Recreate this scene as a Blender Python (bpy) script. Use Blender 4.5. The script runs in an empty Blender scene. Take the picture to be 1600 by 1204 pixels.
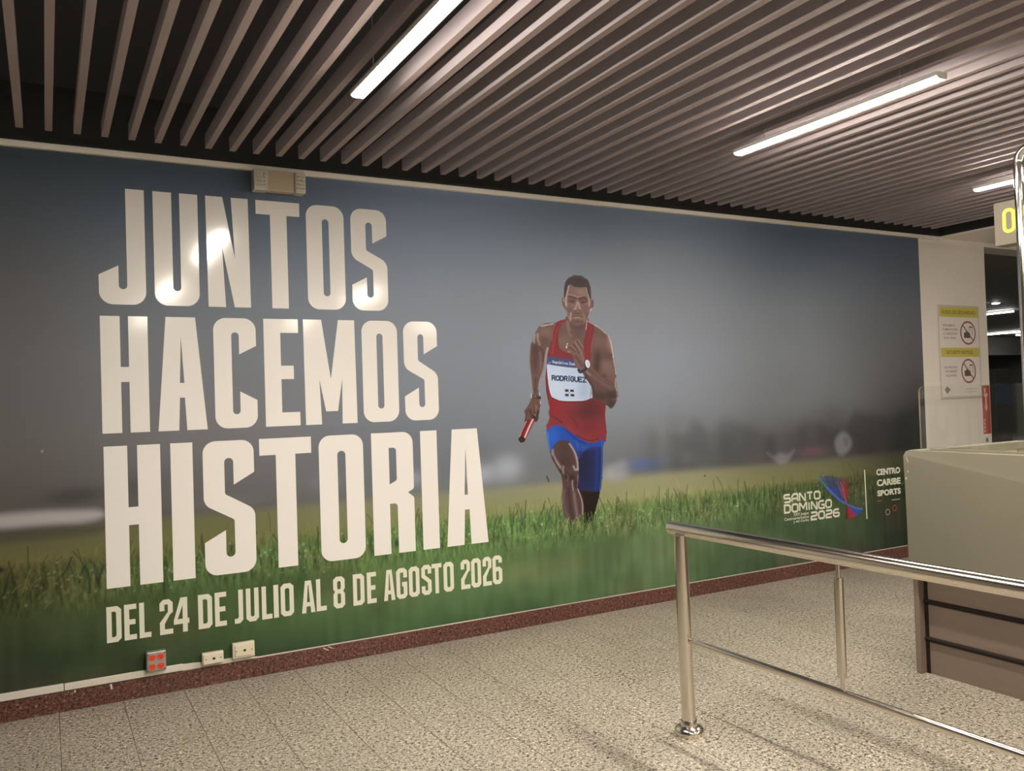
import bpy, bmesh, math, random
import numpy as np
from mathutils import Vector, Matrix
from math import pi, sin, cos, radians

S = bpy.context.scene
C = S.collection
random.seed(7)
rng = np.random.default_rng(11)

# ------------------------------------------------------------------ camera
cam_d = bpy.data.cameras.new('camera')
cam = bpy.data.objects.new('camera', cam_d)
C.objects.link(cam)
cam_d.sensor_fit = 'HORIZONTAL'
cam_d.sensor_width = 36.0
cam_d.lens = 29.626
cam_d.clip_start = 0.05
YAW, PITCH, ROLL = 0.505732, 0.0182384, -0.0326579
fw = Vector((sin(YAW) * cos(PITCH), cos(YAW) * cos(PITCH), sin(PITCH)))
rt = Vector((cos(YAW), -sin(YAW), 0))
up = rt.cross(fw)
rt, up = cos(ROLL) * rt + sin(ROLL) * up, -sin(ROLL) * rt + cos(ROLL) * up
cam.matrix_world = Matrix(((rt.x, up.x, -fw.x, 0.0), (rt.y, up.y, -fw.y, -4.902),
                           (rt.z, up.z, -fw.z, 1.5), (0, 0, 0, 1)))
S.camera = cam

# ------------------------------------------------------------------ world and exposure
S.view_settings.view_transform = 'Standard'
S.view_settings.look = 'None'
S.view_settings.exposure = 0.0
S.view_settings.gamma = 1.0
S.view_settings.use_curve_mapping = False
LAMP = 240.0                      # radiance of the tube diffusers
LAMP_COL = (1.0, 0.90, 0.775)
w = bpy.data.worlds.new('world')
S.world = w
w.use_nodes = True
w.node_tree.nodes['Background'].inputs[0].default_value = (1.0, 0.93, 0.85, 1)
w.node_tree.nodes['Background'].inputs[1].default_value = 0.04


# ------------------------------------------------------------------ helpers
def srgb(r, g, b):
    f = lambda c: c / 12.92 if c <= .04045 else ((c + .055) / 1.055) ** 2.4
    return (f(r / 255), f(g / 255), f(b / 255))


def mat(name, col=(.5, .5, .5), rough=.5, metal=0.0, spec=.5, emit=None, es=0.0, noise=None, bump=None, coat=0):
    m = bpy.data.materials.new(name)
    m.use_nodes = True
    nt = m.node_tree
    b = nt.nodes['Principled BSDF']
    b.inputs['Base Color'].default_value = (*col, 1)
    b.inputs['Roughness'].default_value = rough
    b.inputs['Metallic'].default_value = metal
    b.inputs['Specular IOR Level'].default_value = spec
    if coat:
        b.inputs['Coat Weight'].default_value = coat
        b.inputs['Coat Roughness'].default_value = .1
    if emit:
        b.inputs['Emission Color'].default_value = (*emit, 1)
        b.inputs['Emission Strength'].default_value = es
    if noise:                                   # (scale, amount, stretch)
        sc, am, st = noise
        tc = nt.nodes.new('ShaderNodeTexCoord')
        mp = nt.nodes.new('ShaderNodeMapping')
        mp.inputs['Scale'].default_value = st
        n = nt.nodes.new('ShaderNodeTexNoise')
        n.inputs['Scale'].default_value = sc
        n.inputs['Detail'].default_value = 5
        r = nt.nodes.new('ShaderNodeMapRange')
        r.inputs[3].default_value = 1 - am
        r.inputs[4].default_value = 1 + am
        mx = nt.nodes.new('ShaderNodeMix')
        mx.data_type = 'RGBA'
        mx.blend_type = 'MULTIPLY'
        mx.inputs[0].default_value = 1
        mx.inputs[6].default_value = (*col, 1)
        nt.links.new(tc.outputs['Object'], mp.inputs['Vector'])
        nt.links.new(mp.outputs[0], n.inputs['Vector'])
        nt.links.new(n.outputs[0], r.inputs[0])
        nt.links.new(r.outputs[0], mx.inputs[7])
        nt.links.new(mx.outputs[2], b.inputs['Base Color'])
    if bump:
        sc, st = bump
        n = nt.nodes.new('ShaderNodeTexNoise')
        n.inputs['Scale'].default_value = sc
        tc = nt.nodes.new('ShaderNodeTexCoord')
        bp = nt.nodes.new('ShaderNodeBump')
        bp.inputs['Strength'].default_value = st
        bp.inputs['Distance'].default_value = .002
        nt.links.new(tc.outputs['Object'], n.inputs['Vector'])
        nt.links.new(n.outputs[0], bp.inputs['Height'])
        nt.links.new(bp.outputs[0], b.inputs['Normal'])
    return m


def link(name, me, m, parent=None):
    o = bpy.data.objects.new(name, me)
    C.objects.link(o)
    if m:
        me.materials.append(m)
    if parent:
        o.parent = parent
        o.matrix_parent_inverse = parent.matrix_world.inverted() if False else Matrix.Translation(-parent.location)
    return o


def obj(name, bm, m, parent=None, smooth=False):
    me = bpy.data.meshes.new(name)
    bmesh.ops.recalc_face_normals(bm, faces=bm.faces[:])
    bm.to_mesh(me)
    bm.free()
    if smooth:
        for p in me.polygons:
            p.use_smooth = True
        try:
            me.set_sharp_from_angle(angle=radians(40))
        except Exception:
            pass
    return link(name, me, m, parent)


def tag(o, label=None, cat=None, group=None, kind=None):
    for k, v in (('label', label), ('category', cat), ('group', group), ('kind', kind)):
        if v:
            o[k] = v
    return o


def thing(name, label, cat, loc=(0, 0, 0), group=None):
    o = bpy.data.objects.new(name, None)
    C.objects.link(o)
    o.location = loc
    o.empty_display_size = .1
    return tag(o, label, cat, group)


def BM():
    return bmesh.new()


def box(bm, x0, x1, y0, y1, z0, z1, bev=0.0, seg=2):
    v = [bm.verts.new((x, y, z)) for x in (x0, x1) for y in (y0, y1) for z in (z0, z1)]
    f = [bm.faces.new([v[i] for i in q]) for q in
         ((0, 1, 3, 2), (4, 6, 7, 5), (0, 4, 5, 1), (2, 3, 7, 6), (0, 2, 6, 4), (1, 5, 7, 3))]
    if bev:
        es = list({e for q in f for e in q.edges})
        bmesh.ops.bevel(bm, geom=es, offset=bev, segments=seg, affect='EDGES', profile=.5)
    return bm


def tube(bm, pts, r, n=24, cap=True):
    """swept round tube through pts (one radius or a list)"""
    pts = [Vector(p) for p in pts]
    rr = r if isinstance(r, (list, tuple)) else [r] * len(pts)
    rings = []
    ref = None
    for i, p in enumerate(pts):
        a = pts[max(i - 1, 0)]
        b = pts[min(i + 1, len(pts) - 1)]
        d = (b - a).normalized()
        if ref is None:
            ref = d.orthogonal().normalized()
        ref = (ref - d * ref.dot(d)).normalized()
        s = d.cross(ref)
        rings.append([bm.verts.new(p + (ref * cos(2 * pi * k / n) + s * sin(2 * pi * k / n)) * rr[i]) for k in range(n)])
    for A, B in zip(rings, rings[1:]):
        for k in range(n):
            bm.faces.new((A[k], A[(k + 1) % n], B[(k + 1) % n], B[k]))
    if cap:
        bm.faces.new(rings[0][::-1])
        bm.faces.new(rings[-1])
    return bm


def lathe(bm, cx, cy, prof, n=36):
    rings = [[bm.verts.new((cx + r * cos(2 * pi * k / n), cy + r * sin(2 * pi * k / n), z)) for k in range(n)] for r, z in prof]
    for A, B in zip(rings, rings[1:]):
        for k in range(n):
            bm.faces.new((A[k], A[(k + 1) % n], B[(k + 1) % n], B[k]))
    bm.faces.new(rings[0][::-1])
    bm.faces.new(rings[-1])
    return bm


def wallpoly(bm, pts, y, t=0.0006):
    """thin plate in the wall plane from (x, z) points; front face at y"""
    a = [bm.verts.new((x, y, z)) for x, z in pts]
    b = [bm.verts.new((x, y + t, z)) for x, z in pts]
    bm.faces.new(a)
    bm.faces.new(b[::-1])
    n = len(a)
    for i in range(n):
        bm.faces.new((a[i], a[(i + 1) % n], b[(i + 1) % n], b[i]))


def curve_mesh(name, loops, y, m, parent, t=0.0005):
    """filled outline with holes, lying in the wall plane, loops of (x, z)"""
    cu = bpy.data.curves.new(name, 'CURVE')
    cu.dimensions = '2D'
    cu.fill_mode = 'BOTH'
    cu.extrude = t / 2
    for lp in loops:
        sp = cu.splines.new('POLY')
        sp.points.add(len(lp) - 1)
        for p, (x, z) in zip(sp.points, lp):
            p.co = (x, z, 0, 1)
        sp.use_cyclic_u = True
    o = bpy.data.objects.new(name, cu)
    C.objects.link(o)
    dg = bpy.context.evaluated_depsgraph_get()
    me = bpy.data.meshes.new_from_object(o.evaluated_get(dg))
    me.name = name
    bpy.data.objects.remove(o)
    bpy.data.curves.remove(cu)
    me.transform(Matrix.Translation((0, y + t / 2, 0)) @ Matrix.Rotation(pi / 2, 4, 'X'))
    me.materials.clear()
    return link(name, me, m, parent)


def fit_text(name, lines, y, m, parent, bold=0.0, t=0.0005):
    """lines: (string, x0, x1, z0, z1) set in the plain built-in type, stretched into each box"""
    bm = BM()
    for s, x0, x1, z0, z1 in lines:
        cu = bpy.data.curves.new('t', 'FONT')
        cu.body = s
        cu.size = 1
        cu.offset = bold
        cu.extrude = 0
        cu.resolution_u = 3
        o = bpy.data.objects.new('t', cu)
        C.objects.link(o)
        dg = bpy.context.evaluated_depsgraph_get()
        me = bpy.data.meshes.new_from_object(o.evaluated_get(dg))
        bpy.data.objects.remove(o)
        co = np.array([v.co[:] for v in me.vertices])
        a, b = co.min(0), co.max(0)
        if any(ch in s for ch in 'gjpqy') and not s.isupper():
            pass
        sx = (x1 - x0) / (b[0] - a[0])
        sz = (z1 - z0) / (b[1] - a[1])
        me.transform(Matrix(((sx, 0, 0, x0 - a[0] * sx), (0, 0, 0, y), (0, sz, 0, z0 - a[1] * sz), (0, 0, 0, 1))))
        bm.from_mesh(me)
        bpy.data.meshes.remove(me)
    return obj(name, bm, m, parent)


def strip(bm, pts, wd, y, closed=False):
    """flat mitred stroke in the wall plane"""
    P = [np.array(p, float) for p in pts]
    n = len(P)
    L, R = [], []
    for i in range(n):
        if closed:
            a, b = P[i - 1], P[(i + 1) % n]
        else:
            a, b = P[max(i - 1, 0)], P[min(i + 1, n - 1)]
        d1 = P[i] - a if np.any(P[i] != a) else b - P[i]
        d2 = b - P[i] if np.any(P[i] != b) else P[i] - a
        d1 = d1 / np.linalg.norm(d1)
        d2 = d2 / np.linalg.norm(d2)
        n1 = np.array([-d1[1], d1[0]])
        n2 = np.array([-d2[1], d2[0]])
        mth = n1 + n2
        q = np.linalg.norm(mth)
        mth = n1 if q < 1e-6 else mth / q
        k = wd / 2 / max(.45, mth @ n1)
        L.append(bm.verts.new((P[i][0] + mth[0] * k, y, P[i][1] + mth[1] * k)))
        R.append(bm.verts.new((P[i][0] - mth[0] * k, y, P[i][1] - mth[1] * k)))
    for i in range(n if closed else n - 1):
        j = (i + 1) % n
        bm.faces.new((L[i], L[j], R[j], R[i]))


def rounded(pts, R):
    """pts: (x, z, flag) in metres, flag R / r round a corner, two neighbouring s make a half circle"""
    n = len(pts)
    out = []
    for i in range(n):
        x, z, fl = pts[i]
        p = np.array([x, z])
        if not fl:
            out.append((x, z))
            continue
        a = np.array(pts[i - 1][:2])
        b = np.array(pts[(i + 1) % n][:2])
        if fl == 's':
            prev = pts[i - 1][2] == 's'
            nxt = pts[(i + 1) % n][2] == 's'
            ga, gb = np.linalg.norm(a - p), np.linalg.norm(b - p)
            rr = min([g for g, k in ((ga, prev), (gb, nxt)) if k]) * .499
        else:
            rr = R if fl == 'R' else R * .3
        da, db = (a - p) / np.linalg.norm(a - p), (b - p) / np.linalg.norm(b - p)
        ang = math.acos(max(-1, min(1, float(da @ db))))
        tl = rr / math.tan(ang / 2)
        tl = min(tl, np.linalg.norm(a - p) * .499, np.linalg.norm(b - p) * .499)
        rr = tl * math.tan(ang / 2)
        bis = (da + db) / np.linalg.norm(da + db)
        c = p + bis * rr / sin(ang / 2)
        s0, s1 = p + da * tl - c, p + db * tl - c
        a0, a1 = math.atan2(s0[1], s0[0]), math.atan2(s1[1], s1[0])
        dd = (a1 - a0 + pi) % (2 * pi) - pi
        K = 10
        for k in range(K + 1):
            t = a0 + dd * k / K
            out.append((c[0] + rr * cos(t), c[1] + rr * sin(t)))
    return out


# ---------------------------------------------- a small paint box for the printed artwork (millimetres on the wall)
class Canvas:
    def __init__(self, us, vs):
        self.us, self.vs = np.asarray(us, float), np.asarray(vs, float)
        self.rgb = np.zeros((len(vs), len(us), 3))
        self.a = np.zeros((len(vs), len(us)))
        self.saved = {}

    def win(self, u0, u1, v0, v1):
        i0, i1 = np.searchsorted(self.us, (u0, u1))
        j0, j1 = np.searchsorted(self.vs, (v0, v1))
        return slice(max(j0 - 1, 0), j1 + 1), slice(max(i0 - 1, 0), i1 + 1)

    def put(self, w, m, col, op, clip=None, save=None):
        m = m * op
        if clip:
            m = m * self.saved[clip][w]
        if save:
            f = np.zeros_like(self.a)
            f[w] = m
            self.saved[save] = f
        al = self.a[w]
        na = m + al * (1 - m)
        t = np.where(na > 1e-6, m / np.maximum(na, 1e-6), 0)[..., None]
        self.rgb[w] = self.rgb[w] * (1 - t) + np.array(col) * t
        self.a[w] = na

    @staticmethod
    def seg(U, V, a, b):
        d = b - a
        l2 = max(d @ d, 1e-9)
        t = np.clip(((U - a[0]) * d[0] + (V - a[1]) * d[1]) / l2, 0, 1)
        return np.hypot(U - a[0] - t * d[0], V - a[1] - t * d[1])

    @staticmethod
    def spline(P, closed):
        P = [np.array(p, float) for p in P]
        n = len(P)
        out = []
        for i in range(n if closed else n - 1):
            p1, p2 = P[i], P[(i + 1) % n]
            p0 = P[i - 1] if closed or i else p1
            p3 = P[(i + 2) % n] if closed or i + 2 < n else p2
            for k in range(3):
                t = k / 3
                out.append(.5 * (2 * p1 + (p2 - p0) * t + (2 * p0 - 5 * p1 + 4 * p2 - p3) * t * t + (3 * p1 - p0 - 3 * p2 + p3) * t ** 3))
        if not closed:
            out.append(P[-1])
        return out

    def poly(self, P, col, blur, op=1, clip=None, save=None, smooth=1):
        P = self.spline(P, True) if smooth else [np.array(p, float) for p in P]
        A = np.array(P)
        b = max(blur, 2.0)
        w = self.win(A[:, 0].min() - b, A[:, 0].max() + b, A[:, 1].min() - b, A[:, 1].max() + b)
        U, V = np.meshgrid(self.us[w[1]], self.vs[w[0]])
        if U.size == 0:
            return
        D = np.full(U.shape, 1e9)
        ins = np.zeros(U.shape, bool)
        for i in range(len(P)):
            p, q = P[i - 1], P[i]
            D = np.minimum(D, self.seg(U, V, p, q))
            if p[1] != q[1]:
                c = (p[1] > V) != (q[1] > V)
                ins ^= c & (U < (q[0] - p[0]) * (V - p[1]) / (q[1] - p[1]) + p[0])
        t = np.clip(np.where(ins, D, -D) / b + .5, 0, 1)
        self.put(w, t * t * (3 - 2 * t), col, op, clip, save)

    def stroke(self, P, wd, col, blur, op=1, clip=None, smooth=1):
        P = self.spline(P, False) if smooth and len(P) > 2 else [np.array(p, float) for p in P]
        A = np.array(P)
        b = max(blur, 1.5)
        h = wd / 2
        g = h + b
        w = self.win(A[:, 0].min() - g, A[:, 0].max() + g, A[:, 1].min() - g, A[:, 1].max() + g)
        U, V = np.meshgrid(self.us[w[1]], self.vs[w[0]])
        if U.size == 0:
            return
        D = np.full(U.shape, 1e9)
        for p, q in zip(P, P[1:]):
            D = np.minimum(D, self.seg(U, V, p, q))
        t = np.clip((h - D) / b + .5, 0, 1)
        self.put(w, t * t * (3 - 2 * t), col, op, clip)

    def blob(self, u, v, ru, rv, ang, col, op=1, clip=None):
        R = 2.2 * max(ru, rv)
        w = self.win(u - R, u + R, v - R, v + R)
        U, V = np.meshgrid(self.us[w[1]] - u, self.vs[w[0]] - v)
        if U.size == 0:
            return
        c, s = cos(ang), sin(ang)
        d = ((U * c + V * s) / ru) ** 2 + ((V * c - U * s) / rv) ** 2
        self.put(w, np.exp(-d ** 1.2 * .9), col, op, clip)

    def run(self, ops):
        for o in ops:
            if o[0] == 'P':
                self.poly(o[1], o[2], o[3], o[4], o[5], o[6], o[7])
            elif o[0] == 'S':
                self.stroke(o[1], o[2], o[3], o[4], o[5], o[6], o[7])
            else:
                self.blob(*o[1:5], o[5], o[6], o[7], o[8])

    def mesh(self, name, y, m, parent, cut=.03):
        nv, nu = self.a.shape
        U, V = np.meshgrid(self.us / 1000, self.vs / 1000)
        q = np.arange(nv * nu).reshape(nv, nu)
        keep = np.maximum.reduce([self.a[:-1, :-1], self.a[1:, :-1], self.a[:-1, 1:], self.a[1:, 1:]]) > cut
        F = np.stack([q[:-1, :-1], q[:-1, 1:], q[1:, 1:], q[1:, :-1]], -1)[keep]
        used = np.unique(F)
        rem = np.zeros(nv * nu, int)
        rem[used] = np.arange(len(used))
        F = rem[F]
        co = np.stack([U.ravel(), np.full(U.size, y), V.ravel()], -1)[used]
        me = bpy.data.meshes.new(name)
        me.vertices.add(len(co))
        me.vertices.foreach_set('co', co.ravel().astype(np.float32))
        me.loops.add(F.size)
        me.loops.foreach_set('vertex_index', F.ravel().astype(np.int32))
        me.polygons.add(len(F))
        me.polygons.foreach_set('loop_start', np.arange(0, F.size, 4, dtype=np.int32))
        me.update(calc_edges=True)
        at = me.color_attributes.new('ink', 'FLOAT_COLOR', 'POINT')
        rgba = np.concatenate([self.rgb.reshape(-1, 3), self.a.reshape(-1, 1)], 1)[used]
        at.data.foreach_set('color', rgba.ravel().astype(np.float32))
        return link(name, me, m, parent)


def ink_material(name, rough, alpha=False, grain=0.0):
    m = bpy.data.materials.new(name)
    m.use_nodes = True
    nt = m.node_tree
    b = nt.nodes['Principled BSDF']
    b.inputs['Roughness'].default_value = rough
    b.inputs['Specular IOR Level'].default_value = .1
    a = nt.nodes.new('ShaderNodeVertexColor')
    a.layer_name = 'ink'
    last = a.outputs[0]
    if grain:
        tc = nt.nodes.new('ShaderNodeTexCoord')
        n = nt.nodes.new('ShaderNodeTexNoise')
        n.inputs['Scale'].default_value = 260
        n.inputs['Detail'].default_value = 2
        r = nt.nodes.new('ShaderNodeMapRange')
        r.inputs[3].default_value = 1 - grain
        r.inputs[4].default_value = 1 + grain
        mx = nt.nodes.new('ShaderNodeMix')
        mx.data_type = 'RGBA'
        mx.blend_type = 'MULTIPLY'
        mx.inputs[0].default_value = 1
        nt.links.new(tc.outputs['Object'], n.inputs['Vector'])
        nt.links.new(n.outputs[0], r.inputs[0])
        nt.links.new(last, mx.inputs[6])
        nt.links.new(r.outputs[0], mx.inputs[7])
        last = mx.outputs[2]
    nt.links.new(last, b.inputs['Base Color'])
    if alpha:
        nt.links.new(a.outputs[1], b.inputs['Alpha'])
    return m


# ------------------------------------------------------------------ materials
M = {}
M['wall'] = mat('wall_paint', (.82, .785, .725), .55, noise=(1.5, .05, (1, 1, 1)))
M['trim'] = mat('cream_trim', (.86, .81, .73), .45)
M['deck'] = mat('matt_black_deck', (.05, .051, .056), .9)
M['slat'] = mat('brown_slat_edge', (.30, .232, .220), .55, noise=(6, .12, (6, .35, 6)))
M['slatside'] = mat('haze_lit_slat_side', (.46, .405, .43), .7)  # slat sides lightened and tinted to stand in for lamp haze in the gaps
M['lampbody'] = mat('lamp_housing', (.75, .74, .72), .35)
M['lens'] = mat('lamp_diffuser', (.9, .9, .9), .4, emit=LAMP_COL, es=LAMP)
M['halllens'] = mat('hall_lamp_diffuser', (.9, .9, .9), .4, emit=(1, .95, .86), es=42.0)
M['steel'] = mat('polished_steel', (.74, .69, .61), .16, metal=1.0)
M['chrome'] = mat('chrome_tube', (.85, .83, .78), .09, metal=1.0)
M['panel'] = mat('grey_green_laminate', (.228, .216, .166), .42, noise=(3, .04, (1, 1, 1)))
M['chip'] = mat('pale_chipped_edge', (.5, .48, .4), .6)
M['counterwood'] = mat('grey_brown_laminate', (.195, .148, .116), .5, noise=(4, .12, (1, 1, 8)))
M['groove'] = mat('dark_brown_strip', (.02, .014, .012), .7, spec=.15)
M['cream'] = mat('cream_laminate', (.5, .45, .35), .5)
M['white'] = mat('white_vinyl_lettering', (.83, .82, .80), .11, spec=.5, bump=(7, .06))
M['datewhite'] = mat('pale_printed_lettering', (.74, .74, .62), .45)
M['outlet'] = mat('galvanised_plate', (.42, .42, .40), .4, metal=.6)
M['orange'] = mat('orange_red_receptacle', (.78, .075, .025), .45)
M['slot'] = mat('dark_slot', (.02, .02, .02), .6)
M['plate'] = mat('ivory_wall_plate', (.74, .68, .53), .4)
M['emer'] = mat('beige_unit_body', (.50, .42, .30), .5)
M['emlens'] = mat('ribbed_clear_lens', (.62, .58, .5), .25, bump=(40, .3))
M['emdot'] = mat('reflector_bright', (.9, .88, .82), .15, metal=.7)
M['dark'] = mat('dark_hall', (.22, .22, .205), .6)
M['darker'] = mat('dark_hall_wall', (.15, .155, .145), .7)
M['signsilver'] = mat('satin_sign_face', (.20, .172, .13), .45, metal=0)
M['yellowlit'] = mat('lit_yellow_digit', (.8, .75, .05), .4, emit=(.95, .86, .03), es=.95)
M['yellow'] = mat('olive_yellow_band', (.62, .55, .13), .5)
M['yellowtext'] = mat('dark_olive_text', (.22, .18, .03), .5)
M['paper'] = mat('pale_grey_sign_face', (.80, .76, .735), .4)
M['ring'] = mat('dull_red_ring', (.30, .09, .075), .5)
M['ink'] = mat('dark_print', (.12, .10, .10), .5)
M['greytext'] = mat('grey_print', (.24, .23, .22), .5)
M['frame'] = mat('clear_sign_border', (.60, .565, .51), .3)
M['red'] = mat('red_sign_face', (.46, .06, .045), .45)
M['redwhite'] = mat('pink_white_print', (.72, .50, .42), .5)
M['screen'] = mat('dim_blue_screen', (.03, .04, .05), .3, emit=(.035, .055, .085), es=.18)
M['blob'] = mat('logo_pale_print', (.70, .70, .60), .45)
M['logored'] = mat('logo_red_print', (.35, .06, .05), .45)
M['logogrey'] = mat('logo_grey_print', (.30, .32, .25), .45)
M['caulk'] = mat('white_edge_strip', (.68, .65, .57), .5)
g = bpy.data.materials.new('clear_glass')
g.use_nodes = True
nt = g.node_tree
nt.nodes.clear()
out = nt.nodes.new('ShaderNodeOutputMaterial')
tr = nt.nodes.new('ShaderNodeBsdfTransparent')
tr.inputs[0].default_value = (.955, .965, .95, 1)
gl = nt.nodes.new('ShaderNodeBsdfGlossy')
gl.inputs['Roughness'].default_value = .03
fr = nt.nodes.new('ShaderNodeFresnel')
fr.inputs[0].default_value = 1.45
mxs = nt.nodes.new('ShaderNodeMixShader')
nt.links.new(fr.outputs[0], mxs.inputs[0])
nt.links.new(tr.outputs[0], mxs.inputs[1])
nt.links.new(gl.outputs[0], mxs.inputs[2])
nt.links.new(mxs.outputs[0], out.inputs[0])
M['glass'] = g
M['glassedge'] = mat('glass_edge', (.24, .22, .18), .25)
M['print'] = ink_material('mural_print', .5, grain=.05)
M['figure'] = ink_material('mural_figure_print', .5, alpha=True, grain=.05)


def granite(name, base, darkc, lightc, scale, joints=None, rough=.3):
    m = bpy.data.materials.new(name)
    m.use_nodes = True
    nt = m.node_tree
    N, K = nt.nodes, nt.links
    b = N['Principled BSDF']
    b.inputs['Roughness'].default_value = rough
    b.inputs['Specular IOR Level'].default_value = .4
    tc = N.new('ShaderNodeTexCoord')

    def noise(sc, det, rgh=.6):
        n = N.new('ShaderNodeTexNoise')
        n.inputs['Scale'].default_value = sc
        n.inputs['Detail'].default_value = det
        n.inputs['Roughness'].default_value = rgh
        K.new(tc.outputs['Object'], n.inputs['Vector'])
        return n

    def ramp(src, stops):
        r = N.new('ShaderNodeValToRGB')
        e = r.color_ramp.elements
        e[0].position, e[0].color = stops[0][0], (*stops[0][1], 1)
        e[1].position, e[1].color = stops[-1][0], (*stops[-1][1], 1)
        for p, c in stops[1:-1]:
            x = e.new(p)
            x.color = (*c, 1)
        K.new(src, r.inputs[0])
        return r.outputs[0]

    def mix(a, bb, fac, mode='MIX'):
        mx = N.new('ShaderNodeMix')
        mx.data_type = 'RGBA'
        mx.blend_type = mode
        if isinstance(fac, float):
            mx.inputs[0].default_value = fac
        else:
            K.new(fac, mx.inputs[0])
        for s, i in ((a, 6), (bb, 7)):
            if isinstance(s, tuple):
                mx.inputs[i].default_value = (*s, 1)
            else:
                K.new(s, mx.inputs[i])
        return mx.outputs[2]

    def math_(op, a, bb=None, c=None):
        n = N.new('ShaderNodeMath')
        n.operation = op
        for i, s in enumerate((a, bb, c)):
            if s is None:
                continue
            if isinstance(s, (int, float)):
                n.inputs[i].default_value = s
            else:
                K.new(s, n.inputs[i])
        return n.outputs[0]

    sp = noise(scale, 3, .65)
    col = ramp(sp.outputs[0], [(.37, darkc), (.46, base), (.57, base), (.66, lightc)])
    sp2 = noise(scale * 2.1, 2, .5)
    d2 = ramp(sp2.outputs[0], [(.40, (.26, .24, .22)), (.47, (1, 1, 1))])
    col = mix(col, d2, 1.0, 'MULTIPLY')
    big = noise(1.1, 4)
    st = ramp(big.outputs[0], [(.3, (.86, .86, .86)), (.7, (1.1, 1.1, 1.1))])
    col = mix(col, st, 1.0, 'MULTIPLY')
    if joints:
        px, ox, py, oy, wd = joints
        sx = N.new('ShaderNodeSeparateXYZ')
        K.new(tc.outputs['Object'], sx.inputs[0])

        def line(src, per, off, wdt):
            a = math_('SUBTRACT', src, off)
            a = math_('DIVIDE', a, per)
            fl = math_('FLOOR', a)
            fr_ = math_('SUBTRACT', a, fl)
            dist = math_('MULTIPLY', math_('MINIMUM', fr_, math_('SUBTRACT', 1.0, fr_)), per)
            return math_('LESS_THAN', dist, wdt)
        lx = line(sx.outputs[0], px, ox, wd)
        ly = line(sx.outputs[1], py, oy, wd * .8)
        jn = noise(2.2, 3)
        fx = math_('MULTIPLY', lx, ramp(jn.outputs[0], [(.3, (.5, .5, .5)), (.6, (.95, .95, .95))]))
        fy = math_('MULTIPLY', ly, ramp(jn.outputs[0], [(.42, (0, 0, 0)), (.66, (.55, .55, .55))]))
        f = math_('MAXIMUM', fx, fy)
        col = mix(col, (.10, .075, .05), f)
        rn = ramp(noise(3, 3).outputs[0], [(.3, (rough * .75,) * 3), (.7, (rough * 1.35,) * 3)])
        K.new(rn, b.inputs['Roughness'])
    K.new(col, b.inputs['Base Color'])
    return m


M['floor'] = granite('speckled_beige_granite', (.435, .395, .322), (.06, .05, .036), (.74, .70, .61), 58,
                     joints=(.2962, .029, .3115, -.035, .0022), rough=.36)
M['redgranite'] = granite('red_brown_granite', (.155, .066, .050), (.024, .013, .011), (.37, .205, .165), 62, rough=.3)

# ------------------------------------------------------------------ the room
def structure(name, bm, m):
    return tag(obj(name, bm, m), kind='structure')


structure('floor', box(BM(), -4.5, 26, -11, 14, -.1, 0), M['floor'])
structure('wall_back', box(BM(), -4.5, 8.0, 0, .25, 0, 2.893), M['wall'])
structure('wall_plenum', box(BM(), -4.5, 8.0, 0, .25, 2.893, 3.3), M['deck'])
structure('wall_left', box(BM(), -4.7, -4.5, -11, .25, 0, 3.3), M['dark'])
structure('wall_rear', box(BM(), -4.7, 14, -11.2, -11, 0, 3.3), M['wall'])
structure('wall_right', box(BM(), 14, 14.2, -11.2, 0.0, 0, 3.3), M['wall'])
bb = structure('baseboard_back', box(BM(), -4.5, 7.995, -.016, 0, 0, .1, .002, 1), M['redgranite'])
for pts in ([(1.385, .094), (1.395, .095), (1.425, .075), (1.418, .074)], [(1.415, .097), (1.423, .098), (1.452, .083), (1.446, .081)], [(.262, .098), (.272, .099), (.275, .070), (.268, .072)], [(.098, .1), (.106, .1), (.104, .086), (.099, .088)]):
    b_ = BM()
    b_.faces.new([b_.verts.new((a, -.0164, z)) for a, z in pts])
    o_ = obj('scuff_mark', b_, M['caulk'], bb)
deck = structure('ceiling', box(BM(), -4.5, 7.4, -11, 0, 3.2, 3.3), M['deck'])
# suspended timber-look slats
sl = None
x = -.585
k = 0
while x < 6.99:
    if sl is None:
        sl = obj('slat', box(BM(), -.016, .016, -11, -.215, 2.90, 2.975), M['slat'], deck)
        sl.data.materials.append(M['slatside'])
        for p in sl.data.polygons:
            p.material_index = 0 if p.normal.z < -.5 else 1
        sl.location = (x, 0, 0)
    else:
        c = sl.copy()
        C.objects.link(c)
        c.location = (x, 0, 0)
    x += .1247
    k += 1
# plaster soffit that closes the slat field on the right, header over the opening, edge trim
structure('ceiling', box(BM(), 7.32, 14, -11, 0, 2.882, 2.9), M['trim'])
structure('wall_soffit', box(BM(), 7.34, 7.42, -11, 0, 2.9, 3.3), M['deck'])
structure('trim_1', box(BM(), -4.5, 7.32, -.03, 0, 2.862, 2.893, .003, 1), M['trim'])
structure('wall_header', box(BM(), 8.0, 14, 0, .25, 2.845, 3.3), M['wall'])

# hall beyond the opening
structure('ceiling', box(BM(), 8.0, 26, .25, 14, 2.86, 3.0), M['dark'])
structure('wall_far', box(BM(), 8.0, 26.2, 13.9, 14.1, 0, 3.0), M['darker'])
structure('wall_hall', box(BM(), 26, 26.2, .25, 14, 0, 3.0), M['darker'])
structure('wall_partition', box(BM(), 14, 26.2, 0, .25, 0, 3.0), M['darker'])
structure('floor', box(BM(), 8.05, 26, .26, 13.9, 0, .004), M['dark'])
structure('trim_2', box(BM(), 8.6, 26, 9.3, 9.5, 2.35, 2.86), M['dark'])

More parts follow.
